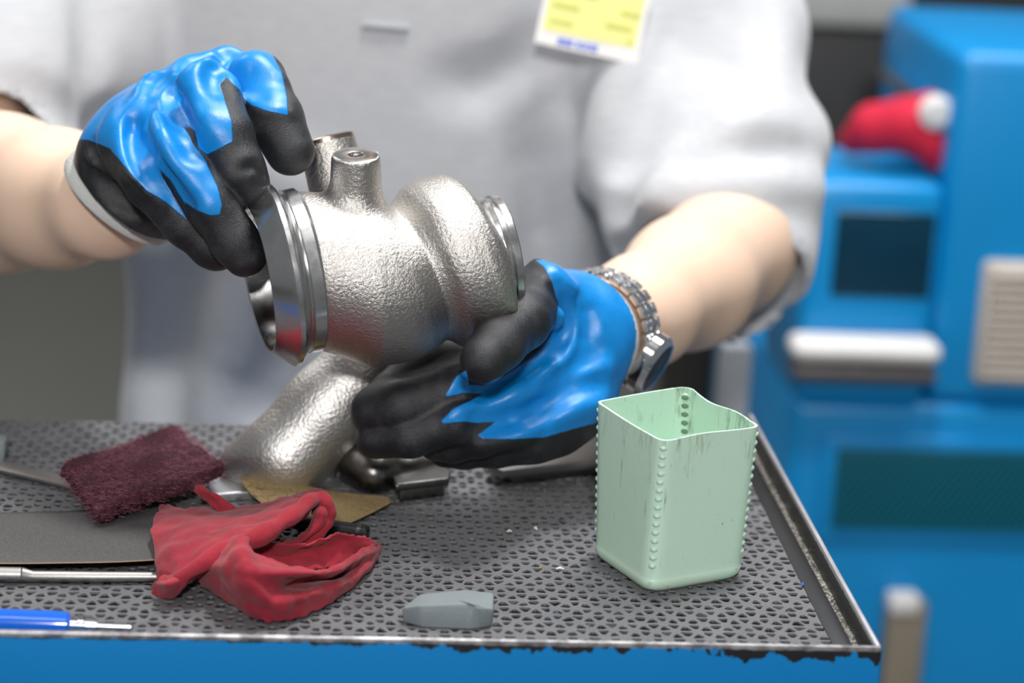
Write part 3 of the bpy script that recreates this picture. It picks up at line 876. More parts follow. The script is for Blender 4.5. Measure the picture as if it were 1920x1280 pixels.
RH_ridge = [
    ([(266, 190), (278, 150), (300, 122)], 4, .008), ([(330, 162), (360, 148), (390, 122), (425, 102)], 4.5, .009),
    ([(225, 215), (234, 250), (248, 300), (280, 345)], 5.5, .010), ([(300, 175), (304, 230), (330, 300), (375, 370)], 5.5, .010),
    ([(463, 187), (495, 207), (538, 213)], 3.2, .003), ([(366, 150), (376, 200), (388, 255)], 5, .009),
    ([(180, 300), (200, 330), (225, 352)], 4, .008), ([(450, 130), (480, 120), (515, 150)], 4, .008),
]
RH_groove = [
    ([(376, 106), (340, 145), (320, 182), (328, 217), (345, 247), (362, 275)], 5.5, .009),
    ([(293, 132), (275, 165), (269, 200), (267, 250), (280, 292), (315, 342), (345, 388)], 5.5, .009),
    ([(431, 98), (411, 118), (404, 140), (410, 158)], 5.5, .008),
    ([(158, 318), (200, 342), (250, 362)], 3.5, .006), ([(170, 275), (190, 320)], 3, .006), ([(200, 360), (240, 380), (290, 395)], 3.5, .007),
    ([(452, 318), (482, 312), (500, 325)], 2.5, .004), ([(255, 215), (248, 260), (262, 310), (300, 365)], 3.5, .006),
]
RH_blue = [
    [(90, 262), (165, 262), (205, 278), (245, 325), (275, 358), (310, 378), (350, 412), (356, 408), (342, 375), (312, 325), (300, 260), (420, 150), (440, 50), (260, 50), (80, 200)],
    [(255, 250), (285, 300), (315, 338), (345, 378), (370, 395), (395, 404), (412, 402), (416, 385), (408, 350), (385, 300), (362, 262), (352, 245), (340, 180), (280, 180)],
    [(320, 120), (338, 215), (350, 234), (366, 246), (370, 275), (388, 290), (436, 266), (434, 225), (412, 160), (425, 90)],
    [(400, 50), (408, 140), (425, 146), (450, 168), (460, 187), (472, 198), (500, 208), (520, 212), (540, 216), (538, 180), (528, 135), (500, 80), (440, 50)],
]
RH_black = [[(298, 316), (320, 338), (350, 388), (364, 412), (352, 414), (325, 368), (304, 332)], [(344, 235), (366, 247), (372, 278), (396, 302), (428, 348), (412, 335), (385, 300), (364, 272)]]
cR = -RT * .65 - UP * .72 + FW * .30; cR /= np.linalg.norm(cR)
glove_r = glove('work_glove', 'blue and black rubber coated glove gripping the wide flange', JW, RH_p, RH_f, RH_ridge, RH_groove, RH_blue,
                at(238, 354, 1.452), cR, .0370, 1.38, None, RH_black)

JV = J(1095, 622, 1.470, 30)
LH_f = [
    [J(935, 700, 1.43, 16), J(850, 732, 1.412, 15.5), J(755, 762, 1.405, 15), J(702, 770, 1.412, 14.5)],
    [J(945, 755, 1.418, 14.5), J(860, 788, 1.404, 13.5), J(770, 815, 1.404, 13), J(705, 822, 1.412, 12)],
    [J(965, 798, 1.418, 14), J(900, 815, 1.412, 13), J(850, 826, 1.418, 12.5), J(818, 828, 1.425, 11.5)],
    [J(1000, 822, 1.43, 13.5), J(930, 836, 1.428, 12.5), J(870, 842, 1.434, 11.5), J(835, 842, 1.44, 11)],
    [J(1060, 600, 1.455, 22), J(1012, 555, 1.425, 18.5), J(978, 602, 1.388, 16.5), J(935, 645, 1.362, 15), J(908, 674, 1.353, 13.8)],
]
LH_p = [
    [JV, J(1030, 660, 1.455, 22), J(935, 700, 1.435, 18)],
    [JV, J(1030, 700, 1.445, 23), J(945, 752, 1.425, 17)],
    [JV, J(1040, 735, 1.445, 22), J(970, 795, 1.428, 16)],
    [JV, J(1060, 745, 1.45, 22), J(1005, 815, 1.438, 15)],
    [JV, J(1050, 600, 1.455, 26), J(1015, 565, 1.44, 20)],
    [J(900, 690, 1.445, 16), J(800, 705, 1.44, 17), J(735, 738, 1.425, 13)],
    [J(1085, 660, 1.47, 25), J(1075, 745, 1.458, 20), J(1040, 800, 1.45, 16)],
]
LH_ridge = [
    ([(1006, 496), (1038, 524), (1053, 565), (1044, 612), (1028, 640)], 3.5, .004),
    ([(1040, 520), (1076, 560), (1084, 604), (1066, 650), (1028, 692), (960, 730)], 5, .008),
    ([(1120, 690), (1060, 710), (1000, 745), (930, 780)], 5, .009), ([(1110, 745), (1040, 770), (960, 800), (900, 810)], 5, .009),
    ([(874, 698), (855, 712), (840, 738)], 2.6, .003), ([(900, 760), (860, 772), (832, 790)], 2.6, .003),
]
LH_groove = [
    ([(1122, 716), (1074, 728), (1020, 762), (959, 787), (905, 795)], 5.5, .010),
    ([(1052, 545), (1066, 580), (1064, 620), (1046, 655)], 4.5, .008),
    ([(1095, 560), (1105, 610), (1100, 660)], 3.5, .008), ([(1010, 668), (960, 705), (905, 735)], 3.5, .006), ([(1125, 660), (1080, 690), (1040, 720)], 3, .008),
]
LH_blue = [
    [(1004, 488), (1018, 498), (1036, 530), (1047, 570), (1042, 610), (1030, 634), (1010, 657), (990, 674), (950, 702), (905, 722), (880, 722), (874, 694), (855, 706), (834, 742), (842, 743), (870, 736), (905, 738), (880, 752), (850, 765),
     (826, 790), (832, 794), (870, 790), (895, 793), (930, 790), (897, 815), (905, 822), (960, 823), (1020, 820), (1090, 800), (1130, 790), (1220, 740), (1220, 600), (1110, 480)],
]
cL = ARM_R[4][0] - ARM_R[5][0]; cL = cL / np.linalg.norm(cL)
glove_l = glove('work_glove', 'blue and black rubber coated glove holding the casting from below', JV, LH_p, LH_f, LH_ridge, LH_groove, LH_blue,
                at(1066, 642, 1.468), cL, .0352, 1.42, ARM_R[5][0])

# ------------------------------------------------------------------ wristwatch
def watch():
    C = ARM_R[5][0] + (ARM_R[4][0] - ARM_R[5][0]) * .13; ax = ARM_R[4][0] - ARM_R[5][0]; ax /= np.linalg.norm(ax)
    e1 = -FW - ax * (-FW @ ax); e1 /= np.linalg.norm(e1); e2 = np.cross(ax, e1)
    if e2 @ UP > 0: e2 = -e2                              # e2 points down in the picture
    R = .0350
    w = obj('wristwatch', lathe_mesh('wristwatch', [(-.003, R - .001), (-.003, R + .0015), (.009, R + .0015), (.009, R - .001)], C, ax, e1, 64, True), MAT['steel'], person)
    w['label'] = 'steel wristwatch with a linked bracelet'
    n = 26
    for k in range(n):
        a = 2 * pi * k / n
        q = C + (e1 * cos(a) + e2 * sin(a)) * (R + .0012)
        rad = e1 * cos(a) + e2 * sin(a); tan = -e1 * sin(a) + e2 * cos(a)
        for off, wd in ((-.0055, .0045), (.003, .0085), (.0115, .0045)):
            me = box_mesh('bracelet_link', (0, 0, 0), (.0078, wd, .0045), .0012, 2)
            p = q + ax * off
            me.transform(Matrix(((tan[0], ax[0], rad[0], p[0]), (tan[1], ax[1], rad[1], p[1]), (tan[2], ax[2], rad[2], p[2]), (0, 0, 0, 1))))
            obj('bracelet_link', me, MAT['chrome'], w)
    a = radians(52); rad = e1 * cos(a) + e2 * sin(a)
    P = C + rad * (R + .001) + ax * .004
    tan = -e1 * sin(a) + e2 * cos(a)
    obj('watch_case', lathe_mesh('watch_case', [(-.002, .012), (-.002, .019), (0, .0205), (.006, .0205), (.008, .019), (.0095, .0175), (.0095, .0165), (.009, .0162)], P, rad, tan, 48), MAT['chrome'], w)
    obj('watch_dial', lathe_mesh('watch_dial', [(.0085, .0160), (.0092, .0160), (.0096, .0150)], P, rad, tan, 32), MAT['black_rubber'], w)
    obj('crown', lathe_mesh('crown', [(.019, .003), (.024, .003), (.0245, .002)], P + rad * .004, ax, rad, 16), MAT['chrome'], w)
watch()

# ================================================================== THINGS ON THE MAT
# ------------------------------------------------------------------ green cup
def cup():
    bot = [np.array(p) for p in ((.1688, 1.2968), (.1955, 1.2351), (.2558, 1.2644), (.2291, 1.3261))]
    top = [np.array(p) for p in ((.1661, 1.2966), (.1975, 1.2353), (.2576, 1.2645), (.2235, 1.3262))]
    hts = [.0930, .0900, .0908, .0945]
    n = 20
    def loop(cs, rad, inset):
        c = sum(cs) / 4; out = []; par = []
        q = [c + (p - c) * (1 - inset / np.linalg.norm(p - c) * 1.414) for p in cs]
        for i in range(4):
            P, Pm, Pn = q[i], q[i - 1], q[(i + 1) % 4]
            d0 = (Pm - P) / np.linalg.norm(Pm - P); d1 = (Pn - P) / np.linalg.norm(Pn - P)
            a, b = P + d0 * rad, P + d1 * rad
            for k in range(7):                       # corner
                t = k / 6; out.append((1 - t) ** 2 * a + 2 * t * (1 - t) * P + t * t * b); par.append((i, 0.0 + (k - 3) * .01))
            b2 = Pn - d1 * rad
            for k in range(1, n):
                t = k / n; out.append(b + (b2 - b) * t); par.append((i, t))
        return np.array(out), par
    o = empty('storage_cup', (sum(bot)[0] / 4, sum(bot)[1] / 4, Z0))
    tag(o, 'square mint green plastic cup with dotted corners standing on the mat', 'cup')
    def rimh(i, t):
        t = min(max(t, 0), 1); h = hts[i] * (1 - t) + hts[(i + 1) % 4] * t
        w = {0: -.0006 * sin(pi * t), 1: .0022 * sin(pi * t) * (1 - t) , 2: -.0005 * sin(pi * t) + .0015 * sin(2 * pi * t), 3: .0003 * sin(pi * t)}[i]
        return h + w
    rows = []; vs = []; fs = []
    levels = [(.0, 'b', .0052, .010), (.0008, 'b', .0026, .011), (.0035, 'b', .0006, .011), (.0072, 'b', 0.0001, .0105), (.0080, 'b', .0004, .0105)]
    for z, _, ins, rad in levels:
        L, par = loop(bot, rad, ins); rows.append([(p[0], p[1], z) for p in L])
    m = 26
    for k in range(m + 1):
        t = k / m
        cs = [b + (q - b) * t for b, q in zip(bot, top)]
        L, par = loop(cs, .010 - .003 * t, .0006 - .0004 * t)
        rows.append([(p[0], p[1], .0092 + (rimh(*q) - .0092) * t) for p, q in zip(L, par)])
    for k in range(m, -1, -2):
        t = k / m
        cs = [b + (q - b) * t for b, q in zip(bot, top)]
        L, par = loop(cs, .0095 - .003 * t, .0026 - .0010 * t)
        rows.append([(p[0], p[1], .0062 + (rimh(*q) - .0062) * t + (0.0 if k < m else .0)) for p, q in zip(L, par)])
    L, par = loop(bot, .008, .006); rows.append([(p[0], p[1], .004) for p in L])
    N = len(rows[0])
    for r in rows: vs += [(p[0], p[1], p[2] + Z0) for p in r]
    for i in range(len(rows) - 1):
        for k in range(N): fs.append((i * N + k, i * N + (k + 1) % N, (i + 1) * N + (k + 1) % N, (i + 1) * N + k))
    fs.append(tuple(range(N))[::-1]); fs.append(tuple(range((len(rows) - 1) * N, len(rows) * N)))
    me = mesh_pd('cup_body', vs, fs)
    bm = bmesh.new(); bm.from_mesh(me); bmesh.ops.recalc_face_normals(bm, faces=bm.faces[:]); bm.to_mesh(me); bm.free()
    V = np.array(vs); st = np.array([bot[1][0], bot[1][1], Z0 + .0125])
    vattr(me, 'stain', np.clip(1.3 - np.linalg.norm((V - st) * [1, 1, .9], axis=1) / .0042, 0, 1))
    obj('cup_body', auto_smooth(me, 40), MAT['cup'], o)
    c0 = sum(bot) / 4
    sm = bmesh.new(); bmesh.ops.create_icosphere(sm, subdivisions=2, radius=1); sme = bm_mesh('stud', sm)
    sme.materials.append(MAT['cup']); sme.polygons.foreach_set('use_smooth', [True] * len(sme.polygons))
    for i in range(4):
        for k in range(15):
            t = .10 + .875 * k / 14
            P = bot[i] + (top[i] - bot[i]) * t; d = (P - c0) / np.linalg.norm(P - c0)
            rad = .0105 - .003 * t
            edge = P - d * (rad * .41 + .0009 * 1.2)
            s = bpy.data.objects.new('stud', sme)
            s.location = (edge[0], edge[1], Z0 + .0085 + (hts[i] - .0112) * t)
            s.scale = (.0024, .0024, .0019); link(s, o)
            if i == 3 and k > 7:
                q = P - d * (rad * .41 + .0034)
                s = bpy.data.objects.new('dimple', dim_mesh()); s.location = (q[0], q[1], Z0 + .0092 + (hts[i] - .0122) * t)
                s.scale = (.0022, .0006, .0015); s.rotation_euler.z = math.atan2(d[1], d[0]) + pi / 2; link(s, o)
_dm = []
def dim_mesh():
    if not _dm:
        b = bmesh.new(); bmesh.ops.create_icosphere(b, subdivisions=2, radius=1); m = bm_mesh('dimple', b)
        m.materials.append(simple('dark hollow green', (.13, .22, .13), .6)); m.polygons.foreach_set('use_smooth', [True] * len(m.polygons)); _dm.append(m)  # flat beads; the dark of the hollows is put into their colour
    return _dm[0]
cup()

# ------------------------------------------------------------------ red rag
def rag():
    def T(L): return [[tz(x, y, h * .001) for x, y, h in row] for row in L]
    A = [[(302, 948, 8), (283, 985, 15), (286, 1030, 16), (298, 1078, 10), (306, 1098, 4), (312, 1104, 2)],
         [(360, 952, 10), (335, 982, 20), (330, 1028, 23), (345, 1072, 20), (352, 1088, 13), (346, 1092, 9)],
         [(432, 953, 12), (408, 978, 25), (404, 1008, 29), (418, 1034, 27), (424, 1048, 20), (414, 1052, 15)],
         [(505, 945, 16), (490, 962, 29), (482, 985, 34), (494, 1002, 33), (498, 1014, 26), (488, 1018, 20)],
         [(560, 926, 22), (553, 935, 34), (548, 948, 39), (556, 964, 38), (558, 975, 31), (548, 980, 25)],
         [(598, 928, 26), (600, 926, 33), (594, 932, 38), (592, 944, 38), (586, 955, 32), (578, 960, 26)]]
    B = [[(560, 924, 30), (550, 936, 34), (552, 952, 30)],
         [(598, 918, 32), (592, 935, 37), (578, 950, 32)],
         [(616, 942, 30), (606, 956, 36), (585, 966, 31)],
         [(614, 975, 24), (602, 982, 29), (578, 985, 26)],
         [(592, 1004, 17), (578, 1006, 22), (556, 1004, 20)],
         [(556, 1034, 9), (540, 1030, 14), (520, 1022, 13)]]
    Cc = [[(372, 1064, 12), (366, 1072, 10), (368, 1082, 7), (376, 1092, 4), (385, 1100, 2)],
          [(412, 1032, 24), (408, 1060, 25), (415, 1085, 18), (424, 1110, 9), (436, 1132, 2)],
          [(455, 1002, 37), (450, 1045, 36), (455, 1085, 27), (464, 1120, 15), (478, 1158, 2)],
          [(488, 1046, 28), (497, 1070, 31), (506, 1104, 20), (516, 1132, 14), (530, 1165, 2)],
          [(558, 1064, 25), (562, 1076, 26), (566, 1092, 10), (574, 1112, 14), (588, 1144, 2)],
          [(622, 1064, 21), (625, 1072, 20), (628, 1080, 6), (634, 1094, 11), (645, 1114, 2)],
          [(676, 1030, 18), (684, 1040, 15), (688, 1048, 9), (692, 1058, 6), (694, 1066, 2)],
          [(706, 1016, 12), (709, 1024, 9), (709, 1030, 7), (708, 1036, 4), (706, 1042, 2)]]
    D = [[(462, 1000, 30), (470, 1030, 18), (480, 1060, 8)],
         [(520, 1018, 22), (520, 1040, 13), (530, 1068, 6)],
         [(590, 1014, 22), (585, 1035, 13), (590, 1068, 6)],
         [(640, 1000, 24), (640, 1022, 16), (635, 1060, 6)],
         [(680, 1006, 20), (675, 1022, 15), (668, 1048, 6)],
         [(708, 1016, 14), (704, 1028, 11), (698, 1044, 4)]]
    E_ = [[(362, 912, 24), (370, 908, 27), (382, 912, 26), (380, 920, 20)],
          [(372, 930, 20), (385, 922, 25), (400, 926, 24), (398, 936, 17)],
          [(398, 950, 16), (410, 938, 21), (426, 942, 20), (426, 956, 14)],
          [(430, 965, 14), (440, 955, 18), (455, 956, 17), (460, 970, 12)]]
    G = [[(306, 1090, 12), (290, 1094, 8), (290, 1108, 3)],
         [(325, 1080, 16), (312, 1096, 15), (308, 1118, 2)],
         [(348, 1076, 18), (336, 1096, 13), (326, 1116, 2)]]
    vs = []; fs = []
    for L, nu, nv in ((A, 60, 44), (B, 44, 20), (Cc, 80, 36), (D, 60, 20), (E_, 26, 20), (G, 18, 14)):
        v, q = patch(T(L), nu, nv); o = len(vs)
        fray = np.zeros(len(v))
        vs += list(v); fs += [tuple(a + o for a in f_) for f_ in q]
    hem = [(312, 1100, 7), (330, 1090, 12), (356, 1070, 20), (420, 1036, 27), (495, 1000, 34), (556, 960, 39), (592, 934, 40), (612, 946, 37), (613, 972, 29), (590, 1004, 20), (548, 1030, 11)]
    hp = spline([tz(x, y, h * .001) for x, y, h in hem], 70)
    hr = np.interp(np.arange(70), [0, 8, 20, 40, 55, 69], [.0062, .0045, .0040, .0036, .0034, .0040])
    hm = tube_mesh('hem', hp, list(hr), 12); o = len(vs)
    vs += [np.array(v.co) for v in hm.vertices]; fs += [tuple(a + o for a in p.vertices) for p in hm.polygons if len(p.vertices) == 4]
    me = mesh_pd('rag', vs, fs)
    V = np.array(vs)
    # small wrinkles and frayed borders
    bm = bmesh.new(); bm.from_mesh(me); bm.verts.ensure_lookup_table()
    bord = {v.index for e in bm.edges if e.is_boundary for v in e.verts}
    for v in bm.verts:
        p = v.co
        w = .0022 * noise.noise(p * 80) + .0010 * noise.noise(p * 210)
        v.co = p + v.normal * w
        if v.index in bord: v.co = v.co + Vector((random.gauss(0, .0008), random.gauss(0, .0008), random.gauss(0, .0007)))
        v.co.z = max(v.co.z, Z0 + .0012)
    bm.to_mesh(me); bm.free()
    o = obj('rag', me, MAT['rag'])
    add_mod(o, 'SOLIDIFY', thickness=.0017, offset=0)
    add_mod(o, 'SUBSURF', levels=1, render_levels=1)
    tag(o, 'crumpled red cotton rag with frayed edges lying on the mat', 'rag')
rag()

# ------------------------------------------------------------------ abrasive pad
def pad():
    # top surface corners (pixel, height above mat)
    h = .0105
    c = [tz(116, 868, .021), tz(330, 797, .017), tz(421, 868, .026), tz(186, 950, .020)]
    n = 60; vs = []; fs = []
    def S(u, v): return c[0] * (1 - u) * (1 - v) + c[1] * u * (1 - v) + c[2] * u * v + c[3] * (1 - u) * v
    idx = {}
    for side in (0, 1):
        for i in range(n + 1):
            for j in range(n + 1):
                u, v = i / n, j / n
                p = S(u, v).copy()
                e = min(u, 1 - u, v, 1 - v)
                rnd = .0022 * (1 - min(e / .03, 1)) ** 2
                p[2] += (.0012 * sin(u * 9 + v * 5) + .0008 * sin(v * 14)) + random.gauss(0, .00045) - (rnd if side == 0 else -rnd)
                if e == 0: p += np.array([random.gauss(0, .0009), random.gauss(0, .0009), 0])
                p[2] -= side * h
                idx[side, i, j] = len(vs); vs.append(p)
    for i in range(n):
        for j in range(n):
            fs.append((idx[0, i, j], idx[0, i + 1, j], idx[0, i + 1, j + 1], idx[0, i, j + 1]))
            fs.append((idx[1, i, j], idx[1, i, j + 1], idx[1, i + 1, j + 1], idx[1, i + 1, j]))
    # walls with three intermediate rings
    ring = [(i, 0) for i in range(n)] + [(n, j) for j in range(n)] + [(i, n) for i in range(n, 0, -1)] + [(0, j) for j in range(n, 0, -1)]
    prev = [idx[0, i, j] for i, j in ring]
    for q in (1, 2, 3):
        cur = []
        for i, j in ring:
            a, b = vs[idx[0, i, j]], vs[idx[1, i, j]]
            p = a + (b - a) * q / 4 + np.array([random.gauss(0, .0005), random.gauss(0, .0005), 0]); cur.append(len(vs)); vs.append(p)
        for k in range(len(ring)): fs.append((prev[k], cur[k], cur[(k + 1) % len(ring)], prev[(k + 1) % len(ring)]))
        prev = cur
    cur = [idx[1, i, j] for i, j in ring]
    for k in range(len(ring)): fs.append((prev[k], cur[k], cur[(k + 1) % len(ring)], prev[(k + 1) % len(ring)]))
    me = mesh_pd('scouring_pad', vs, fs)
    bm = bmesh.new(); bm.from_mesh(me); bmesh.ops.recalc_face_normals(bm, faces=bm.faces[:]); bm.to_mesh(me); bm.free()
    o = obj('scouring_pad', me, MAT['pad'])
    tag(o, 'maroon non-woven scouring pad resting on the black abrasive paper', 'scouring pad')
    # loose fibres standing off the surface
    fv = []; ff = []
    Vn = np.array(vs); cen = Vn.mean(0)
    for _ in range(4200):
        if random.random() < .62:
            u, v = random.random(), random.random(); p = S(u, v) + np.array([0, 0, .0003])
        else:
            t = random.random(); e = random.choice((0, 1, 2, 3)); u, v = ((t, 0), (1, t), (t, 1), (0, t))[e]
            p = S(u, v) - np.array([0, 0, random.random() * h])
            d = p - cen; d[2] = 0; p = p + d / np.linalg.norm(d) * .0003
        a = random.random() * 2 * pi; L = random.uniform(.002, .005); w = .00009
        dv = np.array([cos(a), sin(a), random.uniform(-.1, .15)]) * L
        md = p + dv * .5 + np.array([0, 0, random.uniform(.0002, .0010)])
        ends = [p, md, p + dv]
        sd = np.array([-sin(a), cos(a), 0]) * w; hp = np.array([0, 0, w])
        b = len(fv)
        for q in ends: fv += [q + sd, q - sd, q + hp * 1.6]
        for k in (0, 3):
            for m_ in range(3): ff.append((b + k + m_, b + k + (m_ + 1) % 3, b + k + 3 + (m_ + 1) % 3, b + k + 3 + m_))
    t = NT('maroon fibre'); t.set(color=t.mix(t.noise(300, 3), (.16, .03, .055), (.34, .13, .17)), rough=.5)
    fo = obj('fibres', mesh_pd('fibres', fv, ff), t.m, o); fo['kind'] = 'stuff'
pad()

# ------------------------------------------------------------------ abrasive papers
def sheet(name, ctrl, nu, nv, mat, mat2, th, label, cat):
    P = [[tz(x, y, h * .001) for x, y, h in r] for r in ctrl]
    v, f = patch(P, nu, nv)
    me = mesh_pd(name, v, f)
    o = obj(name, me, mat); me.materials.append(mat2)
    m = add_mod(o, 'SOLIDIFY', thickness=th, offset=-1); m.material_offset = 1; m.material_offset_rim = 1
    return tag(o, label, cat)
sheet('abrasive_paper', [[(-180, 958, 5), (-180, 1000, 8), (-180, 1030, 10), (-180, 1052, 11)], [(0, 960, 4), (0, 1000, 8), (0, 1035, 10), (0, 1055, 11)],
      [(120, 957, 4), (120, 1000, 8), (120, 1034, 10), (120, 1054, 11.5)], [(220, 952, 4), (220, 1000, 8), (222, 1033, 10), (224, 1052, 11)], [(330, 945, 3), (330, 985, 5), (332, 1025, 8), (335, 1046, 9)]],
      40, 24, MAT['blacksand'], MAT['paper'], .0006, 'sheet of black abrasive paper lying beneath the scouring pad and rag', 'sandpaper')
sheet('abrasive_paper', [[(450, 893, 10), (455, 905, 11), (470, 925, 9), (500, 950, 7)], [(474, 884, 13), (505, 915, 10), (520, 945, 8), (545, 968, 6)], [(560, 905, 10), (585, 930, 9), (590, 955, 8), (600, 976, 6)],
      [(650, 923, 5), (655, 940, 6), (650, 962, 6), (645, 982, 4)], [(727, 930, 4), (733, 938, 5), (728, 944, 5), (700, 960, 4)]],
      30, 20, MAT['brownsand'], MAT['paper'], .0007, 'torn brown scrap of abrasive paper beside the silver pipe casting', 'sandpaper')

# ------------------------------------------------------------------ files and rods
def bar(name, a, b, w, t, mat, label, cat, taper=1.0, bev=.0008):
    a, b = np.asarray(a), np.asarray(b); d = b - a; L = np.linalg.norm(d); d /= L
    s = np.cross(UZ, d); s /= np.linalg.norm(s); u = np.cross(d, s)
    bm = bmesh.new(); bmesh.ops.create_cube(bm, size=1)
    for v in bm.verts:
        k = taper if v.co.x > 0 else 1
        v.co = Vector(((v.co.x + .5) * L, v.co.y * w * k, v.co.z * t))
    bmesh.ops.bevel(bm, geom=bm.edges[:], offset=bev, segments=2, profile=.5, affect='EDGES')
    me = auto_smooth(bm_mesh(name, bm))
    me.transform(Matrix(((d[0], s[0], u[0], a[0]), (d[1], s[1], u[1], a[1]), (d[2], s[2], u[2], a[2]), (0, 0, 0, 1))))
    return tag(obj(name, me, mat), label, cat)
bar('flat_file', tz(-160, 838, .003), tz(150, 910, .0032), .012, .003, MAT['steel'], 'flat grey steel file poking out from under the scouring pad', 'file', 1.1)
def needle_file():
    e = empty('hand_file', tz(60, 1078, .0)); tag(e, 'slim grey steel file lying below the black abrasive paper', 'file')
    pts = [(tz(-150, 1074, .0052), .0042), (tz(40, 1077, .0050), .0042), (tz(62, 1080, .0040), .0032), (tz(180, 1081, .0038), .0032), (tz(330, 1081, .0036), .0026)]
    obj('shank', tube_mesh('shank', [p for p, r in pts[:2]], [r for p, r in pts[:2]], 16), MAT['steel'], e)
    obj('blade', tube_mesh('blade', [p for p, r in pts[1:]], [r for p, r in pts[1:]], 16), MAT['steel'], e)
needle_file()
def rod():
    e = empty('tube_rod', tz(640, 1000, 0)); tag(e, 'short black tube with a hollow end beside the red rag', 'tube')
    a, b = tz(560, 980, .0048), tz(690, 999, .0048); d = (b - a); L = np.linalg.norm(d); d /= L
    u = np.cross(d, UZ); u /= np.linalg.norm(u)
    obj('tube_body', lathe_mesh('tube_body', [(0, .0022), (0, .0046), (L - .001, .0046), (L - .0002, .0042), (L, .0036), (L, .0022), (L - .02, .0020)], a, d, u, 40, True), MAT['black_rubber'], e)
    obj('collar', lathe_mesh('collar', [(L - .0062, .0047), (L - .006, .0050), (L - .0035, .0050), (L - .0033, .0047)], a, d, u, 40), MAT['dark_steel'], e)
rod()
def deburr():
    e = empty('hand_tool', tz(60, 1165, 0)); tag(e, 'translucent blue handled hand tool with steel tip at the tray front', 'hand tool')
    a, b = tz(-160, 1160, .0075), tz(250, 1176, .006); d = b - a; L = np.linalg.norm(d); d /= L
    u = np.cross(d, UZ); u /= np.linalg.norm(u)
    k = L / 410
    obj('grip', lathe_mesh('grip', [(0, .003), (.002, .0066), (100 * k, .0070), (260 * k, .0072), (286 * k, .0068), (292 * k, .0045)], a, d, u, 32), MAT['handle'], e)
    obj('ferrule', lathe_mesh('ferrule', [(290 * k, .0035), (292 * k, .0046), (304 * k, .0046), (306 * k, .0056), (318 * k, .0056), (320 * k, .0045), (340 * k, .0042), (342 * k, .0022)], a, d, u, 32), MAT['chrome'], e)
    obj('tip', lathe_mesh('tip', [(338 * k, .001), (338 * k, .0021), (405 * k, .0020), (410 * k, .0012)], a, d, u, 20), MAT['chrome'], e)
deburr()

# ------------------------------------------------------------------ grey abrasive blocks
def block(name, outline_bottom, outline_top, label, chips):
    b = [np.array(tz(x, y, 0.0003)) for x, y in outline_bottom]; t = [np.array(tz(x, y, h * .001)) for x, y, h in outline_top]
    bm = bmesh.new()
    vb = [bm.verts.new(p) for p in b]; vt = [bm.verts.new(p) for p in t]; n = len(b)
    bm.faces.new(vb[::-1]); 
    c = bm.verts.new(sum(t) / n + np.array([0, 0, .0006]))
    for i in range(n):
        bm.faces.new((vb[i], vb[(i + 1) % n], vt[(i + 1) % n], vt[i])); bm.faces.new((vt[i], vt[(i + 1) % n], c))
    bmesh.ops.bevel(bm, geom=bm.edges[:], offset=.0011, segments=2, profile=.5, affect='EDGES')
    o = obj(name, auto_smooth(bm_mesh(name, bm), 45), MAT['stone']); return tag(o, label, 'abrasive block')
block('abrasive_block', [(755, 1167), (790, 1176), (878, 1180), (898, 1179), (922, 1174), (926, 1150), (870, 1146), (790, 1150)],
      [(752, 1140, 9), (788, 1134, 12.5), (880, 1131, 13.5), (898, 1138, 13), (925, 1141, 11), (926, 1110, 11), (872, 1104, 12.5), (788, 1112, 12)],
      'chipped grey abrasive block at the tray front before the green cup', 0)
block('abrasive_block', [(-60, 870), (-20, 872), (8, 866), (14, 850), (0, 838), (-60, 838)], [(-60, 828, 11), (-20, 828, 13), (10, 826, 13), (16, 818, 12), (0, 812, 12), (-60, 812, 11)],
      'grey abrasive block at the left edge above the flat file', 0)

# ------------------------------------------------------------------ silver pipe casting lying on the mat
def pipe():
    e = empty('pipe_casting', tz(530, 900, 0)); tag(e, 'silver cast metal pipe with a flat foot lying behind the brown abrasive scrap', 'metal casting')
    b0 = tz(535, 852, .022); b1 = at(705, 660, 1.475)
    mid = b0 * .55 + b1 * .45
    f = Field(np.minimum(b0, b1) - .075, np.maximum(b0, b1) + .075, .0014)
    f.chain([(b0, .027), (mid, .0250), (b1, .0240)], .01)
    fl = [tz(430, 912, .006), tz(600, 890, .006)]
    f.cap(tz(445, 876, .009), tz(590, 868, .009), .010, .010, .03)
    f.fun(lambda X, Y, Z: (Z0 + .0055) - Z + 0 * X + 0 * Y, 0, 's2')if False else None
    sl = (slice(None),) * 3; X, Y, Z = f.xyz(sl)
    f.F = np.maximum(f.F, (np.float32(Z0 + .004) - Z) + 0 * X + 0 * Y)
    for k in range(5):
        x = 418 + k * 5; y = 838 + k * 10
        p = b0
        a, b = np.array(tz(x, y, .03)), np.array(tz(x + 32, y - 14, .034))
        f.cap(a, b, .0010, .0010, .001, 's')
    me, V = f.mesh('pipe_body', 1)
    obj('pipe_body', me, MAT['blasted'], e)
    pts = [tz(383, 944, 0), tz(472, 938, 0), tz(640, 912, 0), tz(628, 885, 0), tz(590, 862, 0), tz(440, 866, 0), tz(395, 905, 0)]
    obj('foot_plate', prism_mesh('foot_plate', [p[:2] for p in pts], Z0 + .0002, Z0 + .006, .001), MAT['bright_steel'], e)
pipe()

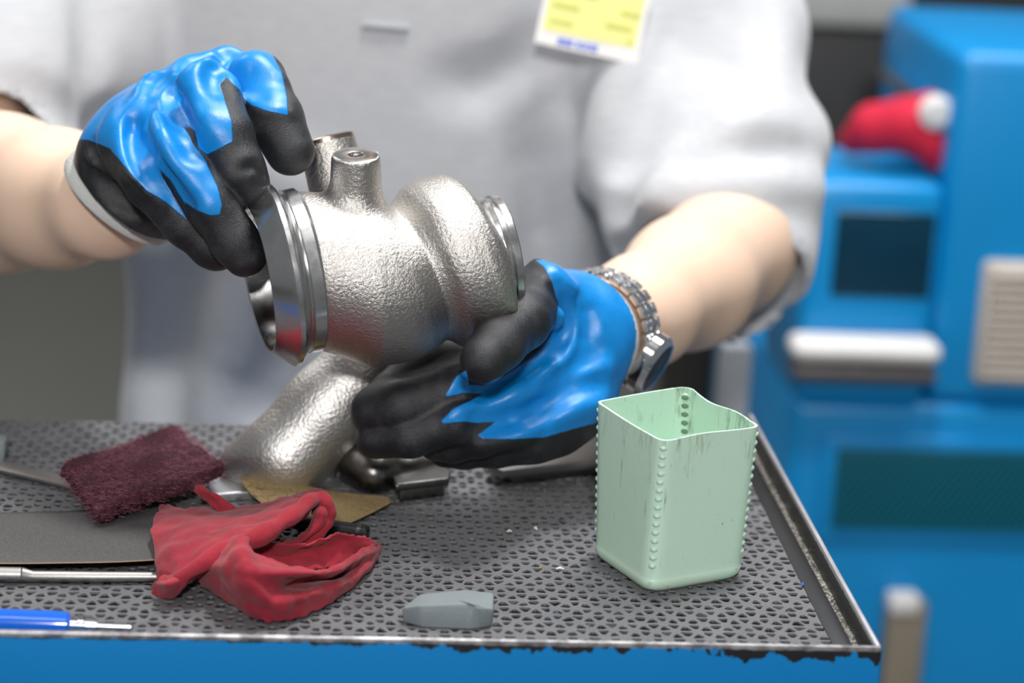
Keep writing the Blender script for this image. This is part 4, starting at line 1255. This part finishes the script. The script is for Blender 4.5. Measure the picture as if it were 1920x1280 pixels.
# ------------------------------------------------------------------ dark forged clevis and steel plate
def clevis():
    e = empty('forged_bracket', tz(730, 895, 0)); tag(e, 'dark forged steel bracket with a six sided pad under the gloved fingers', 'metal bracket')
    f = Field(tz(700, 880, .0) - .11, tz(700, 880, .0) + .11, .0015)
    f.chain([(tz(660, 872, .013), .012), (tz(700, 885, .012), .012), (tz(760, 880, .010), .009), (tz(820, 868, .010), .009)], .008)
    f.cap(tz(672, 852, .020), tz(710, 847, .02), .011, .011, .01)
    X, Y, Z = f.xyz((slice(None),) * 3); f.F = np.maximum(f.F, (np.float32(Z0 + .0004) - Z) + 0 * X + 0 * Y)
    obj('neck', f.mesh('neck', 1)[0], MAT['dark_steel'], e)
    h = .013
    pts = [tz(733, 884, h), tz(742, 908, h), tz(843, 896, h), tz(846, 880, h), tz(815, 862, h), tz(750, 866, h)]
    obj('pad', prism_mesh('pad', [p[:2] for p in pts], Z0 + .0080, Z0 + h, .0016), MAT['dark_steel'], e)
    obj('web', prism_mesh('web', [(p + (sum(pts) / 6 - p) * .16)[:2] for p in pts], Z0 + .0003, Z0 + .0082, .0012), MAT['dark_steel'], e)
clevis()
h = .012
pts = [tz(915, 868, h), tz(942, 882, h), tz(1180, 856, h), tz(1200, 815, h), tz(1060, 810, h), tz(930, 840, h)]
e = empty('steel_plate', tz(1040, 870, 0)); tag(e, 'flat grey steel plate lying behind the green cup under the glove', 'metal plate')
obj('plate_top', prism_mesh('plate_top', [p[:2] for p in pts], Z0 + .0062, Z0 + h, .0012), MAT['steel'], e)
obj('plate_foot', prism_mesh('plate_foot', [(p + (sum(pts) / 6 - p) * .2)[:2] for p in pts], Z0 + .0003, Z0 + .0064, .001), MAT['dark_steel'], e)

# ------------------------------------------------------------------ shavings on the mat
for i, (x, y, L, mat, lab) in enumerate(((1050, 1066, .0045, 'chipw', 'white curled shaving on the mat left of the green cup'), (1014, 1064, .0035, 'brownsand', 'tiny tan crumb on the mat beside the white shaving'),
        (1004, 991, .003, 'chipw', 'tiny pale crumb on the mat behind the white shaving'), (955, 996, .003, 'chipw', 'tiny yellowish crumb on the mat in the bracket shadow'), (1505, 1096, .0025, 'ink', 'tiny blue crumb on the mat right of the green cup'))):
    c = tz(x, y, .001); a = i * 1.1
    pts = [c + np.array([cos(a), sin(a), 0]) * L * (k - 1) / 2 + np.array([0, 0, .0006 * (k == 1)]) for k in range(3)]
    tag(obj('shaving', tube_mesh('shaving', pts, [.0005, .0009, .0004], 6), MAT[mat]), lab, 'shaving', 'crumbs scattered on the mat')

# ================================================================== MACHINES IN THE BACKGROUND
YM = 2.42
def rect(name, x0, y0, x1, y1, Y, dep, mat, parent, bev=.006):
    """box whose front face (at depth Y) spans two opposite photo corners"""
    a, b = onY(x0, y0, Y), onY(x1, y1, Y)
    return obj(name, box_mesh(name, ((a[0] + b[0]) / 2, Y + dep / 2, (a[2] + b[2]) / 2), (abs(b[0] - a[0]), dep, abs(b[2] - a[2])), bev, 3), mat, parent)
lc = empty('machine_cabinet', onY(1800, 1500, YM) * [1, 1, 0] + np.array([0, .2, 0])); tag(lc, 'large blue machine cabinet with a dark mesh grille behind the trolley', 'machine')
a, b = onY(1490, 752, YM), onY(2250, 752, YM); ZC = a[2]
obj('cabinet_body', box_mesh('cabinet_body', ((a[0] + b[0]) / 2, YM + .25, ZC / 2), (b[0] - a[0], .5, ZC), .012, 3), MAT['blue'], lc)
def rectz(name, x0, ytop, x1, Y, dep, mat, parent, bev=.006):
    """box standing on the cabinet top, front face from pixel x0 to x1 and up to pixel row ytop"""
    a, b = onY(x0, ytop, Y), onY(x1, ytop, Y); z = onY((x0 + min(x1, 1900)) / 2, ytop, Y)[2]
    return obj(name, box_mesh(name, ((a[0] + b[0]) / 2, Y + dep / 2, (z + ZC) / 2 + .0005), (b[0] - a[0], dep, z - ZC), bev, 3), mat, parent)
g = rect('grille_frame', 1545, 815, 2150, 1030, YM - .006, .012, MAT['blue'], lc, .004)
gp = rect('grille', 1572, 840, 2140, 1003, YM - .009, .012, MAT['grille'], lc, .002)
a, b = onY(1572, 840, YM - .010), onY(2140, 1003, YM - .010)
tl_ = NT('teal wire'); tl_.set(color=(0, .14, .20), rough=.4)
n = 46
for k in range(n):
    x = a[0] - .06 + (b[0] - a[0] + .06) * k / n
    p0 = np.array([x, YM - .011, b[2]]); p1 = np.array([x + .062, YM - .011, a[2]])
    if p0[0] < a[0]: f_ = (a[0] - p0[0]) / .062; p0 = p0 + (p1 - p0) * f_
    if p1[0] > b[0]: p1 = p0 + (p1 - p0) * ((b[0] - p0[0]) / (p1[0] - p0[0]))
    obj('grille_wire', tube_mesh('grille_wire', [p0, p1], .0021, 6), tl_.m, gp)
lt = rect('latch', 1668, 1130, 1712, 1420, YM - .03, .03, MAT['tan'], lc, .006)
obj('latch_cap', box_mesh('latch_cap', tuple(onY(1692, 1128, YM - .02)), (.034, .03, .022), .006), MAT['white'], lc)

ub = empty('control_box', onY(1640, 745, YM)); tag(ub, 'blue machine box with a dark tinted window standing on the machine cabinet', 'machine')
rectz('box_body', 1522, 345, 1778, YM, .20, MAT['blue'], ub, .014)
w = rect('window_pane', 1572, 395, 1742, 562, YM - .004, .012, MAT['screen'], ub, .004)
hb = empty('shelf_bar', onY(1625, 690, YM)); tag(hb, 'white topped grey bar across the front of the blue control box', 'bar')
rect('bar_top', 1490, 640, 1768, 690, YM - .05, .05, MAT['white'], hb, .012)
rect('bar_base', 1492, 688, 1758, 722, YM - .046, .046, MAT['darkgrey'], hb, .006)

tp = empty('machine_tower', onY(1850, 745, YM + .22)); tag(tp, 'tall blue machine tower at the right edge behind the control box', 'machine')
rectz('tower_body', 1802, 100, 2300, YM + .004, .34, MAT['blue'], tp, .016)
v = rect('vent', 1850, 492, 2060, 728, YM - .01, .03, MAT['beige'], tp, .008)
a, b = onY(1862, 505, YM - .012), onY(2050, 716, YM - .012)
for k in range(12):
    z = a[2] + (b[2] - a[2]) * (k + .5) / 12
    obj('louvre', box_mesh('louvre', ((a[0] + b[0]) / 2, YM - .014, z), (b[0] - a[0], .012, .0075), .002), MAT['beige'], v)

bk = empty('dark_cabinet', onY(1590, 400, 3.3) * [1, 1, 0]); tag(bk, 'black cabinet standing in the dark behind the control box', 'cabinet')
a, b = onY(1380, 48, 3.3), onY(2400, 48, 3.3)
obj('body', box_mesh('body', ((a[0] + b[0]) / 2, 3.55, a[2] / 2), (b[0] - a[0], .5, a[2]), .01), MAT['black_paint'], bk)
obj('top_shelf', box_mesh('top_shelf', ((a[0] + b[0]) / 2 - .28, 3.5, a[2] + .06), (b[0] - a[0] - .5, .42, .11), .01), MAT['pale'], bk)
gpst = empty('machine_post', onY(1378, 1500, 2.25) * [1, 1, 0]); tag(gpst, 'grey steel post standing between the glove and the machine cabinet', 'post')
a = onY(1380, 640, 2.25)
obj('post_shaft', box_mesh('post_shaft', (a[0], 2.25, a[2] / 2), (.030, .030, a[2]), .006), MAT['greypost'], gpst)
obj('post_base', box_mesh('post_base', (a[0], 2.25, .012), (.11, .11, .024), .006), MAT['greypost'], gpst)

# red cloth with white knob on the control box
def redcloth():
    top = onY(1660, 345, YM)[2]
    f = Field(onY(1680, 250, YM + .06) - .13, onY(1680, 250, YM + .06) + .13, .003)
    def Q(x, y, Y, r): return (onY(x, y, Y), r * .001)
    f.chain([Q(1600, 262, YM + .10, 16), Q(1640, 240, YM + .08, 24), Q(1700, 236, YM + .06, 26), Q(1740, 270, YM + .05, 18)], .015)
    f.chain([Q(1700, 220, YM + .08, 22), Q(1745, 195, YM + .09, 14)], .012)
    f.chain([Q(1745, 260, YM + .05, 16), Q(1755, 298, YM + .05, 13)], .012)
    f.cap(onY(1640, 285, YM + .03), onY(1690, 270, YM + .02), .008, .008, .01, 's')
    X, Y, Z = f.xyz((slice(None),) * 3); f.F = np.maximum(f.F, (np.float32(top + .001) - Z) + 0 * X + 0 * Y)
    o = obj('red_cloth', f.mesh('red_cloth', 2)[0], MAT['cloth_red'])
    tag(o, 'bunched bright red cloth lying on top of the blue control box', 'cloth')
redcloth()
k = empty('white_knob', onY(1757, 215, YM + .02)); tag(k, 'round white knob beside the red cloth on the machine tower', 'knob')
kc = onY(1757, 212, YM + .03)
obj('knob_head', lathe_mesh('knob_head', [(-.006, .004), (-.005, .012), (0, .0185), (.008, .0185), (.012, .015)], kc, (0, 1, 0), (1, 0, 0), 32), MAT['white'], k)
obj('knob_stem', lathe_mesh('knob_stem', [(.012, .007), (.24, .007)], kc, (0, 1, 0), (1, 0, 0), 16), MAT['chrome'], k)
